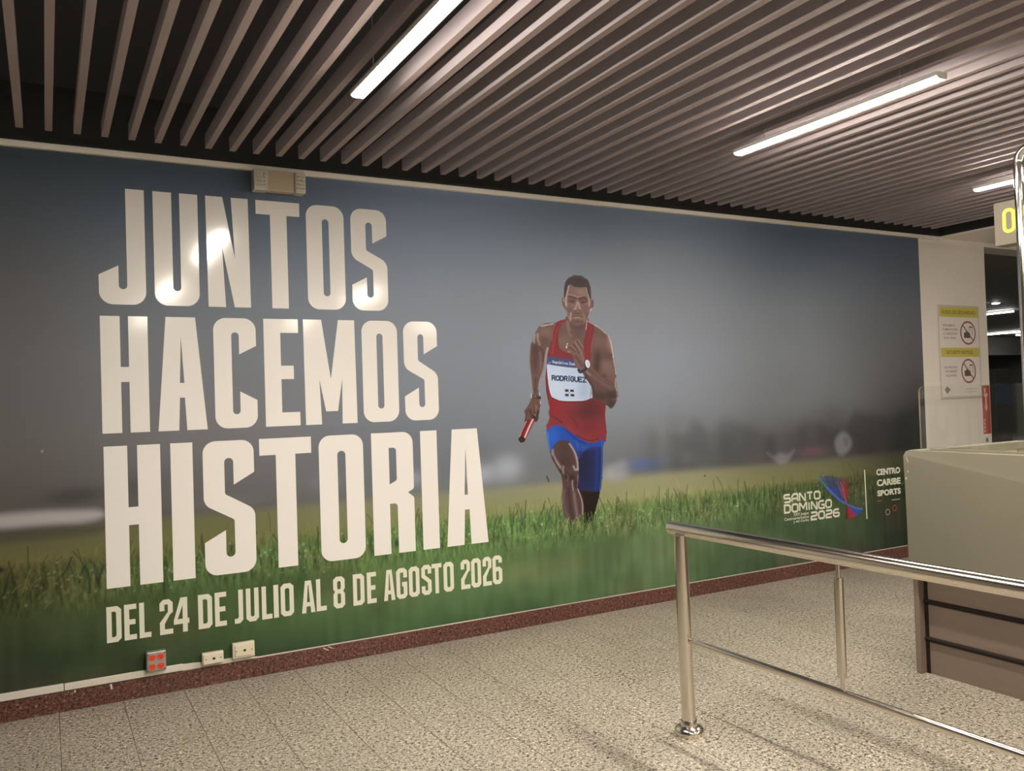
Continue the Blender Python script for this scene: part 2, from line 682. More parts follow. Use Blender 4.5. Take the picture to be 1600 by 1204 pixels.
# ------------------------------------------------------------------ ceiling lamps
def lamp(x, y0, y1, label, group):
    t = thing('linear_ceiling_light', label, 'ceiling light', (x, (y0 + y1) / 2, 2.9), group)
    obj('housing', box(BM(), x - .032, x + .032, y0, y1, 2.807, 2.8265, .001, 1), M['lampbody'], t)
    for yy in (y0 + .2, y1 - .2):
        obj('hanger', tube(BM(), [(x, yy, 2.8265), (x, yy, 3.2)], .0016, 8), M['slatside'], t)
    b_ = BM()
    pr = [(-.031, 2.807), (-.024, 2.799), (-.010, 2.797), (.010, 2.797), (.024, 2.799), (.031, 2.807)]
    ra = [b_.verts.new((x + a, y0 + .006, z)) for a, z in pr]
    rb = [b_.verts.new((x + a, y1 - .006, z)) for a, z in pr]
    for i in range(len(pr)):
        j = (i + 1) % len(pr)
        b_.faces.new((ra[i], ra[j], rb[j], rb[i]))
    b_.faces.new(ra)
    b_.faces.new(rb[::-1])
    obj('diffuser', b_, M['lens'], t)
    for yy in (y0, y1 - .006):
        b_ = BM()
        va = [b_.verts.new((x + a * 1.03, yy, z)) for a, z in pr]
        vb = [b_.verts.new((x + a * 1.03, yy + .006, z)) for a, z in pr]
        b_.faces.new(va)
        b_.faces.new(vb[::-1])
        for i in range(len(pr)):
            j = (i + 1) % len(pr)
            b_.faces.new((va[i], va[j], vb[j], vb[i]))
        obj('end_cap', b_, M['lampbody'], t)
    return t


XS = (1.178, 3.332, 5.47)
NM = ('lit tube light under slats above the word JUNTOS, leftmost of three',
      'lit tube light under slats in the middle of the ceiling, fully in view',
      'lit tube light partly hidden behind the chrome tube and number sign')
for i, x in enumerate(XS):
    lamp(x, -2.715, -1.512, NM[i], 'tube lights under the slat ceiling')
for r_, yc in enumerate((-4.75, -7.5)):
    for i, x in enumerate(XS):
        lamp(x, yc - .6, yc + .6, 'lit tube light under the slats, %s one of the row %s' % (('left', 'middle', 'right')[i], ('above the camera', 'behind the camera')[r_]), 'tube lights under the slat ceiling')

for (x, y0, y1, lb) in ((15.38, 4.02, 6.2, 'upper bright strip light in the dark hall beyond the opening'),
                        (21.6, 6.6, 9.0, 'long lower strip light in the dark hall beyond the opening'),
                        (23.0, 7.4, 8.4, 'short strip light end at right of the dark hall')):
    t = thing('hall_strip_light', lb, 'ceiling light', (x, (y0 + y1) / 2, 2.86), 'strip lights in the hall')
    obj('housing', box(BM(), x - .03, x + .03, y0, y1, 2.835, 2.86), M['lampbody'], t)
    obj('diffuser', box(BM(), x - .028, x + .028, y0 + .01, y1 - .01, 2.815, 2.835), M['halllens'], t)
t = thing('downlight', 'small round downlight glowing in the dark hall ceiling', 'ceiling light', (13.7, 3.33, 2.86))
obj('ring', lathe(BM(), 13.7, 3.33, [(.07, 2.86), (.07, 2.846), (.055, 2.846), (.055, 2.86)]), M['lampbody'], t)
obj('lens', lathe(BM(), 13.7, 3.33, [(.055, 2.855), (.055, 2.838), (.03, 2.832)]), M['halllens'], t)
t = thing('information_totem', 'dim blue information screen on a stand in the dark hall', 'screen', (13.3, 3.0, 0))
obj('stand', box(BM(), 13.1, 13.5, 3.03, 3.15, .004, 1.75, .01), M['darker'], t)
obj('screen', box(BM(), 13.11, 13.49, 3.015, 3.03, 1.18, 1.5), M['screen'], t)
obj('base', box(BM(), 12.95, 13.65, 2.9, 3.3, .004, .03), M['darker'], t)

# ------------------------------------------------------------------ the wall mural
mural = thing('wall_mural', 'huge printed runner mural covering the long wall with white headline lettering', 'mural', (0, 0, .105))
obj('vinyl_sheet', box(BM(), -.228, 7.005, -.003, 0, .106, 2.861), M['wall'], mural)
us = np.arange(-228, 7006, 5.0)
vs = np.concatenate([np.arange(106, 1000, 4.5), np.arange(1000, 1500, 9), np.arange(1500, 2862, 16), [2861]])
cv = Canvas(us, vs)
GX = [-200, 700, 2200, 3900, 5300, 6900]
GZ = [106,300,500,700,740,780,905,955,1050,1400,1800,2200,2550,2861]
GC = np.array([[[0.0319,0.0493,0.0284],[0.0436,0.0751,0.0361],[0.0623,0.1215,0.0552],[0.0891,0.162,0.0748],[0.0525,0.0876,0.0483],[0.0292,0.0364,0.0285]],[[0.0345,0.0527,0.0284],[0.0589,0.1014,0.042],[0.0934,0.1683,0.0706],[0.1166,0.1814,0.0931],[0.0658,0.1062,0.0552],[0.0316,0.0421,0.0311]],[[0.0558,0.0763,0.0311],[0.0694,0.1163,0.0451],[0.0978,0.1748,0.0666],[0.1166,0.1814,0.0837],[0.0658,0.1112,0.0517],[0.034,0.0452,0.0285]],[[0.0811,0.095,0.0401],[0.0912,0.1438,0.0552],[0.1093,0.2093,0.0792],[0.1294,0.2093,0.0883],[0.0676,0.1163,0.0483],[0.0328,0.055,0.0311]],[[0.1044,0.1052,0.0468],[0.1142,0.138,0.0517],[0.1573,0.2167,0.0883],[0.2087,0.2476,0.1083],[0.1142,0.1438,0.0626],[0.0407,0.055,0.0311]],[[0.149,0.1458,0.062],[0.1573,0.1683,0.0666],[0.2301,0.2557,0.1192],[0.2935,0.3076,0.1624],[0.1819,0.1882,0.0883],[0.056,0.066,0.0367]],[[0.1201,0.116,0.0663],[0.1515,0.1558,0.0837],[0.2376,0.2557,0.1692],[0.2851,0.2897,0.1832],[0.1756,0.1748,0.1031],[0.0594,0.0622,0.0429]],[[0.0946,0.0901,0.0898],[0.1093,0.1112,0.1083],[0.1633,0.1848,0.1905],[0.1756,0.1882,0.1905],[0.1142,0.1163,0.1083],[0.0495,0.0516,0.0496]],[[0.1114,0.1044,0.105],[0.1317,0.1347,0.1423],[0.1601,0.1812,0.2172],[0.1483,0.1648,0.1901],[0.0973,0.1007,0.1102],[0.0504,0.0525,0.0541]],[[0.1522,0.1513,0.1583],[0.1894,0.1952,0.2168],[0.1929,0.2263,0.2857],[0.2186,0.2514,0.306],[0.1626,0.1771,0.2002],[0.0957,0.0984,0.1039]],[[0.1584,0.164,0.1795],[0.1936,0.2193,0.2631],[0.2339,0.2742,0.3461],[0.2602,0.2993,0.3767],[0.1824,0.2067,0.2384],[0.1259,0.1298,0.1451]],[[0.1383,0.1456,0.1667],[0.1785,0.2118,0.2656],[0.2486,0.2926,0.3708],[0.2683,0.3038,0.3708],[0.1785,0.2072,0.2492],[0.1407,0.1563,0.1839]],[[0.0949,0.1163,0.1458],[0.1212,0.1624,0.222],[0.2187,0.2818,0.3885],[0.2383,0.2876,0.3665],[0.1424,0.1797,0.2385],[0.126,0.1522,0.2048]],[[0.0613,0.0856,0.112],[0.0739,0.1033,0.1454],[0.174,0.2377,0.3522],[0.1824,0.2377,0.3315],[0.128,0.1709,0.2441],[0.112,0.1481,0.2157]]])
U, V = np.meshgrid(us, vs)


def lut(a, xs):
    i = np.clip(np.searchsorted(xs, a) - 1, 0, len(xs) - 2)
    xs = np.array(xs, float)
    t = np.clip((a - xs[i]) / (xs[i + 1] - xs[i]), 0, 1)
    return i, t


zi, zt = lut(vs, GZ)
xi, xt = lut(us, GX)
xt = xt * xt * (3 - 2 * xt)
top = GC[zi][:, xi] * (1 - xt)[None, :, None] + GC[zi][:, xi + 1] * xt[None, :, None]
bot = GC[zi + 1][:, xi] * (1 - xt)[None, :, None] + GC[zi + 1][:, xi + 1] * xt[None, :, None]
cv.rgb = top * (1 - zt)[:, None, None] + bot * zt[:, None, None]
cv.a[:] = 1


def softnoise(cell_u, cell_v, seed):
    r = np.random.default_rng(seed)
    nu, nv = int(7300 / cell_u) + 3, int(2800 / cell_v) + 3
    gr = r.random((nv, nu))
    a = (U + 230) / cell_u
    b = (V - 100) / cell_v
    i, j = a.astype(int), b.astype(int)
    fu, fv = a - i, b - j
    fu, fv = fu * fu * (3 - 2 * fu), fv * fv * (3 - 2 * fv)
    return (gr[j, i] * (1 - fu) + gr[j, i + 1] * fu) * (1 - fv) + (gr[j + 1, i] * (1 - fu) + gr[j + 1, i + 1] * fu) * fv


cv.run([["P",[[-260,955],[-260,1015],[0,1020],[150,1010],[235,1000],[250,965],[150,945],[0,950]],[0.4373,0.4175,0.4475],55,0.95,None,None,1],
["P",[[-260,880],[-260,930],[0,935],[200,925],[260,915],[220,880],[0,875]],[0.0606,0.0566,0.0552],50,0.55,None,None,1],
["B",120,1085,150,45,0,[0.059,0.0619,0.0645],0.78,None],
["B",420,1110,110,60,0,[0.0861,0.0866,0.0918],0.65,None],
["B",640,1130,90,80,0,[0.1355,0.1328,0.1432],0.52,None],
["B",880,990,180,40,0,[0.1756,0.1748,0.198],0.65,None],
["B",1450,1060,120,50,0,[0.206,0.2213,0.2515],0.52,None],
["B",2000,1040,70,45,0,[0.2891,0.3212,0.4004],0.78,None],
["B",2456,1034,120,62,0,[0.3418,0.3797,0.4715],0.97,None],
["B",2660,1060,110,85,0,[0.3355,0.3728,0.4632],0.97,None],
["B",1900,1270,200,90,0,[0.1486,0.1717,0.2101],0.45499999999999996,None],
["B",2450,1180,120,70,0,[0.138,0.1596,0.1954],0.52,None],
["B",3500,965,95,52,0,[0.347,0.3702,0.4178],0.97,None],
["B",3590,985,70,58,0,[0.3196,0.3453,0.3949],0.9099999999999999,None],
["B",3800,1006,160,44,0,[0.1048,0.1561,0.352],0.97,None],
["B",3870,1150,78.0,170,0,[0.1478,0.1579,0.1574],0.3932500000000001,None],
["B",4080,1160,104.0,210,0,[0.137,0.1431,0.1448],0.42900000000000005,None],
["B",4290,1130,130.0,180,0,[0.13,0.1357,0.1432],0.42900000000000005,None],
["B",4480,1080,169.0,120,0,[0.1174,0.1249,0.1375],0.42900000000000005,None],
["B",4700,1110,182.0,170,0,[0.1088,0.1129,0.1239],0.46475000000000005,None],
["B",4880,1120,104.0,200,0,[0.0997,0.1033,0.1076],0.42900000000000005,None],
["B",5060,1090,156.0,150,0,[0.1032,0.1046,0.1118],0.42900000000000005,None],
["B",5260,1130,195.0,160,0,[0.0868,0.0895,0.0949],0.42900000000000005,None],
["B",5500,1130,182.0,180,0,[0.0826,0.0828,0.0876],0.42900000000000005,None],
["B",5760,1180,169.0,190,0,[0.0646,0.0659,0.0668],0.5005000000000001,None],
["B",6050,1120,208.0,170,0,[0.0668,0.0683,0.0694],0.42900000000000005,None],
["B",6300,1130,208.0,190,0,[0.0599,0.061,0.0616],0.42900000000000005,None],
["B",6600,1180,221.0,230,0,[0.048,0.05,0.0481],0.46475000000000005,None],
["B",6880,1230,195.0,300,0,[0.0375,0.0387,0.0363],0.5005000000000001,None],
["B",4200,985,780.0,35,0,[0.1093,0.1189,0.1308],0.32175000000000004,None],
["B",5400,950,910.0,40,0,[0.0829,0.0876,0.0837],0.28600000000000003,None],
["B",6600,960,650.0,60,0,[0.0422,0.0439,0.042],0.35750000000000004,None],
["B",3960,1230,40,50,0,[0.2046,0.2196,0.2404],0.65,None],
["B",4190,1250,45,60,0,[0.1991,0.2135,0.2379],0.65,None],
["B",4190,1040,60,40,0,[0.1845,0.1978,0.2245],0.65,None],
["P",[[5010,1020],[5080,990],[5150,1010],[5240,1000],[5320,1030],[5250,945],[5180,920],[5120,935]],[0.2301,0.2397,0.2728],50,0.75,None,None,1],
["B",5520,1003,150,42,0,[0.1758,0.1063,0.1431],0.9099999999999999,None],
["P",[[5790,1060],[5850,1130],[5930,1140],[6000,1080],[5990,1010],[5900,955],[5830,970]],[0.2417,0.2601,0.2963],60,0.8,None,None,1],
["P",[[5900,1090],[5960,1080],[5950,1020],[5910,1030]],[0.1164,0.1238,0.1394],40,0.5,None,None,1]])
# out-of-focus grass foreground, then the sharp band of blades
low = np.clip((760 - V) / 120, 0, 1)
cl = (softnoise(330, 190, 1) - .5) * .34 + (softnoise(130, 90, 2) - .5) * .22
cv.rgb *= (1 + low * cl)[..., None]
warm = np.clip(softnoise(420, 260, 5) - .55, 0, 1) * low
cv.rgb += (warm[..., None] * np.array([.10, .04, .035]) * .8)
band = np.exp(-((V - 640) / 110) ** 2)
gn = (softnoise(13, 46, 3) - .5) * 1.1 + (softnoise(6, 20, 4) - .5) * .7
cv.rgb *= np.clip(1 + band * gn, .35, 2.2)[..., None]
hz = (softnoise(900, 500, 8) - .5) * .09 * np.clip((V - 1000) / 300, 0, 1)
cv.rgb *= (1 + hz)[..., None]


tm = np.clip((U - 3600) / 500, 0, 1) * np.clip((1120 + softnoise(150, 4000, 21) * 170 + softnoise(480, 4000, 22) * 190 + np.clip((U - 5600) / 1300, 0, 1) * 60 - V) / 90, 0, 1) * np.clip((V - 920) / 50, 0, 1)
cv.rgb *= (1 - tm * (.10 + .26 * softnoise(120, 260, 23)))[..., None]
sk = (softnoise(38, 240, 31) - .5) * .26 * np.clip((620 - V) / 120, 0, 1)
cv.rgb *= (1 + sk)[..., None]


def local(u, v):
    i = min(max(np.searchsorted(us, u), 0), len(us) - 1)
    j = min(max(np.searchsorted(vs, v), 0), len(vs) - 1)
    return cv.rgb[j, i].copy()


for k in range(2600):
    u = random.uniform(-220, 7000)
    v = random.gauss(600, 62)
    h = random.uniform(35, 110)
    c0 = local(u, v) * (random.choice([.55, .66, 1.25, 1.5, 1.15]))
    c0 = c0 * np.array([random.uniform(.85, 1.25), 1, random.uniform(.7, 1)])
    l = random.gauss(0, .33) * h
    cv.stroke([(u, v), (u + l * .35, v + h * .6), (u + l, v + h)], random.uniform(3, 8), c0, 5, random.uniform(.35, .8))
for k in range(150):
    u = random.uniform(-200, 6950)
    v = random.gauss(640, 25)
    h = random.uniform(90, 190)
    c0 = local(u, 560) * random.choice([.42, .5, .6])
    l = random.gauss(0, .22) * h
    cv.stroke([(u, v), (u + l * .3, v + h * .55), (u + l, v + h)], random.uniform(5, 9), c0, 5, .75)
for k in range(420):
    u = random.uniform(-200, 6950)
    v = random.gauss(650, 50)
    cv.blob(u, v, random.uniform(3.5, 8), random.uniform(3.5, 8), 0, local(u, v) * 1.5 + np.array([.10, .11, .075]), random.uniform(.5, .95))
cv.run([["S",[[3427.8,695.3],[3403.3,764.9],[3367.8,826.2]],7,[0.0396,0.0833,0.0259],4,0.85,None,1],
["S",[[3493.7,689.2],[3474.0,745.2],[3448.0,783.5]],6,[0.045,0.0921,0.0308],4,0.85,None,1],
["S",[[4362.9,608.9],[4361.2,705.9],[4358.4,778.7]],7,[0.0321,0.0751,0.0259],4,0.85,None,1],
["S",[[4766.0,546.7],[4757.6,647.2],[4741.7,733.3]],7,[0.0255,0.06,0.0216],4,0.85,None,1],
["S",[[5086.3,593.1],[5104.4,668.2]],6,[0.0235,0.05,0.0195],4,0.85,None,1],
["S",[[4565.6,663.9],[4556.7,748.2]],5,[0.0422,0.0833,0.0308],4,0.85,None,1],
["S",[[52.7,681.3],[82.5,726.4],[100.9,773.3]],8,[0.0298,0.0566,0.0216],4,0.85,None,1],
["S",[[179.2,582.5],[177.6,648.7],[169.8,699.2],[158.4,720.4]],11,[0.0198,0.05,0.0216],4,0.85,None,1],
["S",[[133.9,670.8],[152.3,708.0],[167.4,725.8]],6,[0.0235,0.0469,0.0195],4,0.85,None,1],
["S",[[-117.9,623.5],[-100.0,685.0],[-85.2,731.1]],7,[0.1294,0.162,0.0666],4,0.85,None,1],
["S",[[742.0,697.6],[733.7,768.7],[735.2,828.2]],5,[0.0345,0.0439,0.0216],4,0.85,None,1],
["S",[[2214.1,625.1],[2229.4,680.2],[2257.8,726.1]],7,[0.037,0.1112,0.0361],4,0.85,None,1],
["S",[[2404.6,633.2],[2420.5,689.3],[2449.9,736.0]],7,[0.037,0.1112,0.0361],4,0.85,None,1],
["S",[[2679.9,671.5],[2696.5,729.0],[2727.5,776.9]],7,[0.037,0.1112,0.0361],4,0.85,None,1],
["S",[[2736.7,631.9],[2753.6,689.6],[2784.9,737.6]],7,[0.037,0.1112,0.0361],4,0.85,None,1],
["S",[[2876.2,660.4],[2893.5,718.8],[2925.6,767.6]],7,[0.037,0.1112,0.0361],4,0.85,None,1],
["S",[[2952.3,674.4],[2969.8,733.3],[3002.4,782.3]],7,[0.037,0.1112,0.0361],4,0.85,None,1],
["S",[[3017.1,637.6],[3034.9,696.8],[3067.7,746.0]],7,[0.037,0.1112,0.0361],4,0.85,None,1],
["S",[[2559.1,641.9],[2575.4,698.7],[2605.7,746.1]],7,[0.037,0.1112,0.0361],4,0.85,None,1],
["S",[[2924.3,603.9],[2941.7,662.5],[2974.1,711.2]],7,[0.037,0.1112,0.0361],4,0.85,None,1],
["S",[[-161.8,629.6],[-144.9,652.7],[-122.7,662.5]],8,[0.1458,0.1497,0.0792],6,0.6,None,1],
["S",[[-51.7,582.3],[-34.3,605.6],[-11.5,615.3]],8,[0.1458,0.1497,0.0792],6,0.6,None,1],
["S",[[18.1,669.6],[35.7,693.2],[58.9,703.3]],8,[0.1458,0.1497,0.0792],6,0.6,None,1],
["S",[[62.2,582.4],[80.1,606.0],[103.5,615.9]],8,[0.1458,0.1497,0.0792],6,0.6,None,1],
["S",[[84.7,546.7],[102.6,570.2],[126.1,580.0]],8,[0.1458,0.1497,0.0792],6,0.6,None,1],
["S",[[-24.5,530.1],[-7.0,553.4],[15.9,563.0]],8,[0.1458,0.1497,0.0792],6,0.6,None,1],
["S",[[-78.4,650.1],[-61.1,673.5],[-38.4,683.4]],8,[0.1458,0.1497,0.0792],6,0.6,None,1],
["B",-219.5,746.9,26,16,0,[0.01,0.01,0.01],0.95,None],
["B",4357.1,885.4,7,7,0,[0.02,0.02,0.02],0.95,None],
["S",[[2959.2,981.0],[2973.1,945.3]],9,[0.02,0.02,0.02],4,0.95,None,1],
["B",-20.3,1321.6,5,5,0,[0.5,0.48,0.42],0.9,None]])
cv.mesh('printed_scenery', -.0034, M['print'], mural)

# the printed runner
fig = Canvas(np.arange(2720, 3600, 2.5), np.arange(540, 2385, 2.5))
fig.run([["P",[[3210.2,970.0],[3401.3,956.4],[3397.7,898.5],[3391.0,850.5],[3378.4,803.1],[3350.6,728.2],[3329.6,672.3],[3319.9,620.3],[3309.9,590.0],[3289.5,587.3],[3279.6,629.1],[3265.0,625.7],[3255.5,602.7],[3229.3,595.8],[3227.1,682.0],[3206.4,874.8]],[0.0202,0.0138,0.0142],5.76,1,None,"far",1],
["P",[[3216.6,1240.9],[3424.8,1214.2],[3425.6,1148.3],[3421.4,1049.7],[3414.4,966.2],[3419.6,1013.4],[3407.3,917.1],[3394.0,852.7],[3349.6,844.1],[3274.7,859.8],[3212.4,883.9],[3216.1,1113.1]],[0.02,0.0302,0.115],5.76,1,None,"farsh",1],
["B",3265.3,1052.5,72.4,101.7,0,[0.0178,0.0194,0.0321],0.71,"farsh"],
["B",3266.9,951.6,54.3,71.2,0,[0.0183,0.023,0.0516],0.6,"farsh"],
["S",[[3419.1,1198.0],[3417.2,1091.1],[3413.7,1009.1],[3411.1,980.0],[3397.7,898.5],[3388.2,855.6]],12.48,[0.0363,0.1087,0.3688],10.56,0.75,"farsh",1],
["S",[[3379.8,1150.8],[3373.9,1011.7],[3373.0,982.7],[3356.6,872.6]],28.799999999999997,[0.021,0.0408,0.2038],24.0,0.7,"farsh",1],
["B",3331.0,1169.9,84.5,25.4,0,[0.0293,0.0667,0.3212],0.6,"farsh"],
["S",[[3223.5,873.5],[3274.8,862.2],[3349.8,849.0]],9.6,[0.0427,0.0242,0.0296],7.199999999999999,0.7,"far",1],
["S",[[3239.4,843.5],[3252.7,746.6],[3255.7,679.3]],14.399999999999999,[0.0378,0.0226,0.0228],14.399999999999999,0.6,"far",1],
["P",[[2973.0,1316.3],[2970.5,1288.6],[2968.5,1258.9],[2974.9,1220.9],[2982.6,1180.8],[2989.7,1148.6],[2995.5,1142.3],[3014.0,1171.1],[3036.1,1197.8],[3062.6,1213.2],[3100.6,1217.2],[3133.7,1211.9],[3161.6,1191.1],[3186.5,1153.5],[3206.7,1115.9],[3218.0,1084.9],[3224.9,1086.5],[3250.3,1113.3],[3280.8,1144.1],[3350.4,1160.6],[3425.1,1160.6],[3428.0,1230.5],[3256.7,1271.4],[3115.0,1338.3],[3020.7,1342.1]],[0.0232,0.0706,0.3757],5.76,1,None,"sh",1],
["B",3007.7,1251.1,60.4,81.3,0,[0.035,0.1344,0.5751],0.6,"sh"],
["S",[[2976.1,1276.4],[2978.6,1220.7],[2990.2,1160.5]],12.0,[0.0595,0.2293,0.6862],9.6,0.7,"sh",1],
["S",[[3205.7,1209.0],[3220.6,1159.6],[3220.2,1090.8]],14.399999999999999,[0.0491,0.1105,0.4731],12.0,0.7,"sh",1],
["S",[[3123.0,1301.7],[3168.8,1251.3],[3225.0,1208.0],[3282.5,1184.7]],19.2,[0.02,0.0368,0.196],14.399999999999999,0.7,"sh",1],
["B",3309.0,1113.9,102.6,55.9,0,[0.0226,0.0337,0.1082],0.71,"sh"],
["B",3240.4,1109.9,36.2,40.7,0,[0.0221,0.0276,0.0679],0.68,"sh"],
["B",3271.4,1152.8,36.2,20.4,0,[0.0463,0.105,0.4197],0.52,"sh"],
["S",[[3421.6,1197.9],[3422.1,1148.5]],9.6,[0.0411,0.1294,0.4849],7.199999999999999,0.7,"sh",1],
["S",[[3018.9,1178.8],[3057.8,1210.7],[3100.5,1215.2],[3133.6,1209.5],[3166.2,1184.8],[3193.3,1141.0]],5.76,[0.015,0.0318,0.1658],4.8,0.6,"sh",1],
["P",[[2995.6,1144.3],[3014.0,1171.1],[3036.1,1197.8],[3062.6,1212.4],[3100.6,1215.6],[3133.7,1210.7],[3161.6,1190.3],[3186.5,1153.5],[3206.7,1115.9],[3217.8,1078.8],[3218.4,1022.1],[3218.1,1022.1],[3217.1,969.6],[3208.3,922.4],[3206.9,889.1],[3221.4,852.1],[3237.9,805.3],[3247.4,756.7],[3245.0,699.4],[3238.1,642.7],[3233.1,605.0],[3225.7,562.8],[3211.6,583.3],[3189.3,595.2],[3161.5,612.3],[3133.9,629.3],[3112.5,657.4],[3094.4,694.6],[3083.0,733.5],[3074.9,781.4],[3073.1,833.5],[3079.6,884.9],[3082.6,917.7],[3078.7,960.5],[3069.9,991.9],[3048.9,1026.3],[3022.9,1070.4],[2999.5,1107.2],[3017.2,1075.4],[3001.3,1110.2]],[0.088,0.0556,0.0558],5.76,1,None,"leg",1],
["B",3108.1,1165.9,63.0,61.9,0,[0.0686,0.041,0.0398],0.8,"leg"],
["B",3113.7,1069.3,57.8,48.6,0,[0.0514,0.0307,0.0317],0.7,"leg"],
["S",[[3011.0,1155.4],[3014.4,1123.3],[3036.2,1082.2],[3069.7,1036.1]],15.36,[0.4747,0.4099,0.4382],21.6,0.53,"leg",1],
["S",[[3009.4,1115.7],[3032.9,1058.4],[3068.5,1004.2],[3070.5,1008.3]],10.56,[0.0298,0.0182,0.02],7.68,0.75,"leg",1],
["S",[[3152.1,1191.6],[3183.8,1145.5],[3203.5,1095.9],[3211.2,1046.9],[3213.1,1010.4]],12.48,[0.5944,0.5269,0.5537],15.8,0.53,"leg",1],
["S",[[3095.3,1039.8],[3088.6,1011.8],[3100.5,987.3]],12.48,[0.4034,0.3443,0.3787],14.4,0.5,"leg",1],
["S",[[3175.8,1034.4],[3191.9,1009.5],[3206.4,1015.7]],11.52,[0.5636,0.5129,0.5556],11.5,0.53,"leg",1],
["B",3114.1,976.9,26.2,26.5,0,[0.0449,0.0271,0.0291],0.85,"leg"],
["B",3158.6,959.4,31.5,22.1,0,[0.0378,0.0226,0.0239],0.85,"leg"],
["B",3193.7,914.0,18.4,26.5,0,[0.0359,0.0193,0.0192],0.85,"leg"],
["S",[[3125.5,980.8],[3130.4,961.5],[3121.0,938.5]],7.199999999999999,[0.1744,0.1198,0.1236],7.199999999999999,0.7,"leg",1],
["S",[[3164.5,937.6],[3162.3,911.6],[3167.4,868.4]],7.68,[0.5144,0.4503,0.4847],8.6,0.53,"leg",1],
["S",[[3210.2,970.0],[3207.2,922.5],[3202.8,899.0]],7.68,[0.3292,0.2574,0.2703],10.1,0.5,"leg",1],
["S",[[3127.5,890.5],[3135.6,809.3],[3146.2,722.9],[3157.8,660.1]],24.0,[0.0528,0.032,0.0347],19.2,0.75,"leg",1],
["S",[[3093.2,874.3],[3086.1,808.7],[3096.3,741.7],[3119.0,678.1]],19.2,[0.1427,0.0989,0.1036],19.2,0.75,"leg",1],
["S",[[3084.2,903.4],[3076.4,847.3],[3078.6,790.5]],6.72,[0.3052,0.2366,0.2473],9.4,0.43,"leg",1],
["S",[[3174.0,848.8],[3179.8,781.7],[3191.1,709.2],[3202.9,650.9],[3216.8,597.1]],20.16,[0.2606,0.1906,0.2013],21.6,0.53,"leg",1],
["S",[[3197.4,866.0],[3209.7,817.3],[3213.8,750.1],[3215.7,683.1]],11.52,[0.0739,0.046,0.0488],10.56,0.8,"leg",1],
["S",[[3206.4,874.8],[3229.9,820.3],[3240.9,766.8],[3238.4,704.8]],10.56,[0.5786,0.4839,0.515],11.5,0.53,"leg",1],
["S",[[3168.6,647.2],[3189.8,609.4]],12.0,[0.0428,0.0243,0.0224],9.6,0.8,"leg",1],
["S",[[3174.5,651.4],[3165.7,645.1]],14.399999999999999,[0.3794,0.2915,0.2745],13.0,0.5,"leg",1],
["S",[[3204.6,622.2],[3226.6,600.9],[3228.3,572.1]],9.6,[0.3596,0.3256,0.1763],10.1,0.5,"leg",1],
["P",[[3158.0,2053.1],[3055.6,2021.6],[3050.5,1988.6],[3027.9,1903.1],[3010.0,1837.6],[3000.8,1798.4],[3084.4,1771.8],[3255.3,1757.6],[3347.6,1757.1],[3387.0,1824.3],[3394.8,2013.5],[3335.3,2046.2]],[0.1635,0.1068,0.1029],4.8,1,None,"ch",0],
["P",[[3063.3,2020.1],[3040.4,2025.3],[3005.7,2022.1],[2971.2,2016.0],[2940.2,1999.5],[2918.3,1970.6],[2895.8,1941.2],[2885.8,1907.1],[2866.8,1869.8],[2859.1,1824.6],[2853.5,1776.2],[2856.3,1731.0],[2861.6,1694.2],[2871.6,1583.9],[2874.0,1552.3],[2870.5,1532.7],[2914.5,1531.6],[2914.0,1555.3],[2927.2,1598.6],[2939.0,1642.0],[2960.8,1700.8],[2970.8,1733.3],[2981.5,1772.3],[2989.6,1804.9],[3000.8,1798.4],[3014.6,1857.2],[3030.1,1909.7],[3043.4,1955.7],[3054.6,1995.3]],[0.1428,0.0941,0.09],5.76,1,None,"la",1],
["B",2988.0,1958.4,63.0,44.2,0,[0.2151,0.1397,0.1331],0.8,"la"],
["S",[[2951.7,2003.6],[2997.5,2007.6],[3051.7,2019.9]],9.6,[0.7866,0.7096,0.7411],11.5,0.5,"la",1],
["S",[[2985.6,1995.9],[3024.3,2008.0]],7.68,[0.0929,0.0631,0.0615],6.72,0.6,"la",1],
["S",[[2900.5,1947.7],[2893.6,1915.3],[2894.5,1889.3]],12.48,[0.6499,0.5965,0.5969],14.4,0.53,"la",1],
["S",[[2923.7,1944.7],[2922.6,1915.5],[2935.4,1876.5]],14.399999999999999,[0.552,0.4491,0.4383],18.7,0.5,"la",1],
["B",2974.4,1902.8,36.8,30.9,0,[0.1173,0.0747,0.0718],0.7,"la"],
["B",2903.8,1837.5,36.8,48.6,0,[0.0775,0.0514,0.0516],0.9,"la"],
["B",2897.0,1759.8,31.5,79.6,0,[0.0917,0.0556,0.0543],0.9,"la"],
["S",[[2933.4,1824.5],[2942.9,1775.8],[2934.7,1710.8]],11.52,[0.2394,0.162,0.162],15.8,0.43,"la",1],
["S",[[2945.8,1850.6],[2963.5,1818.0],[2957.4,1759.4]],14.399999999999999,[0.0861,0.0471,0.0451],11.52,0.8,"la",1],
["S",[[2999.0,1850.6],[2981.5,1791.9],[2973.9,1743.0],[2960.7,1697.6],[2931.9,1626.2],[2919.4,1575.0]],11.52,[0.6058,0.5401,0.5592],13.0,0.56,"la",1],
["S",[[2864.1,1856.9],[2857.8,1808.4],[2855.2,1760.0],[2858.5,1711.6]],6.72,[0.4626,0.3704,0.3873],8.6,0.46,"la",1],
["S",[[2896.7,1642.6],[2891.1,1555.8]],24.0,[0.0859,0.0485,0.0452],19.2,0.7,"la",1],
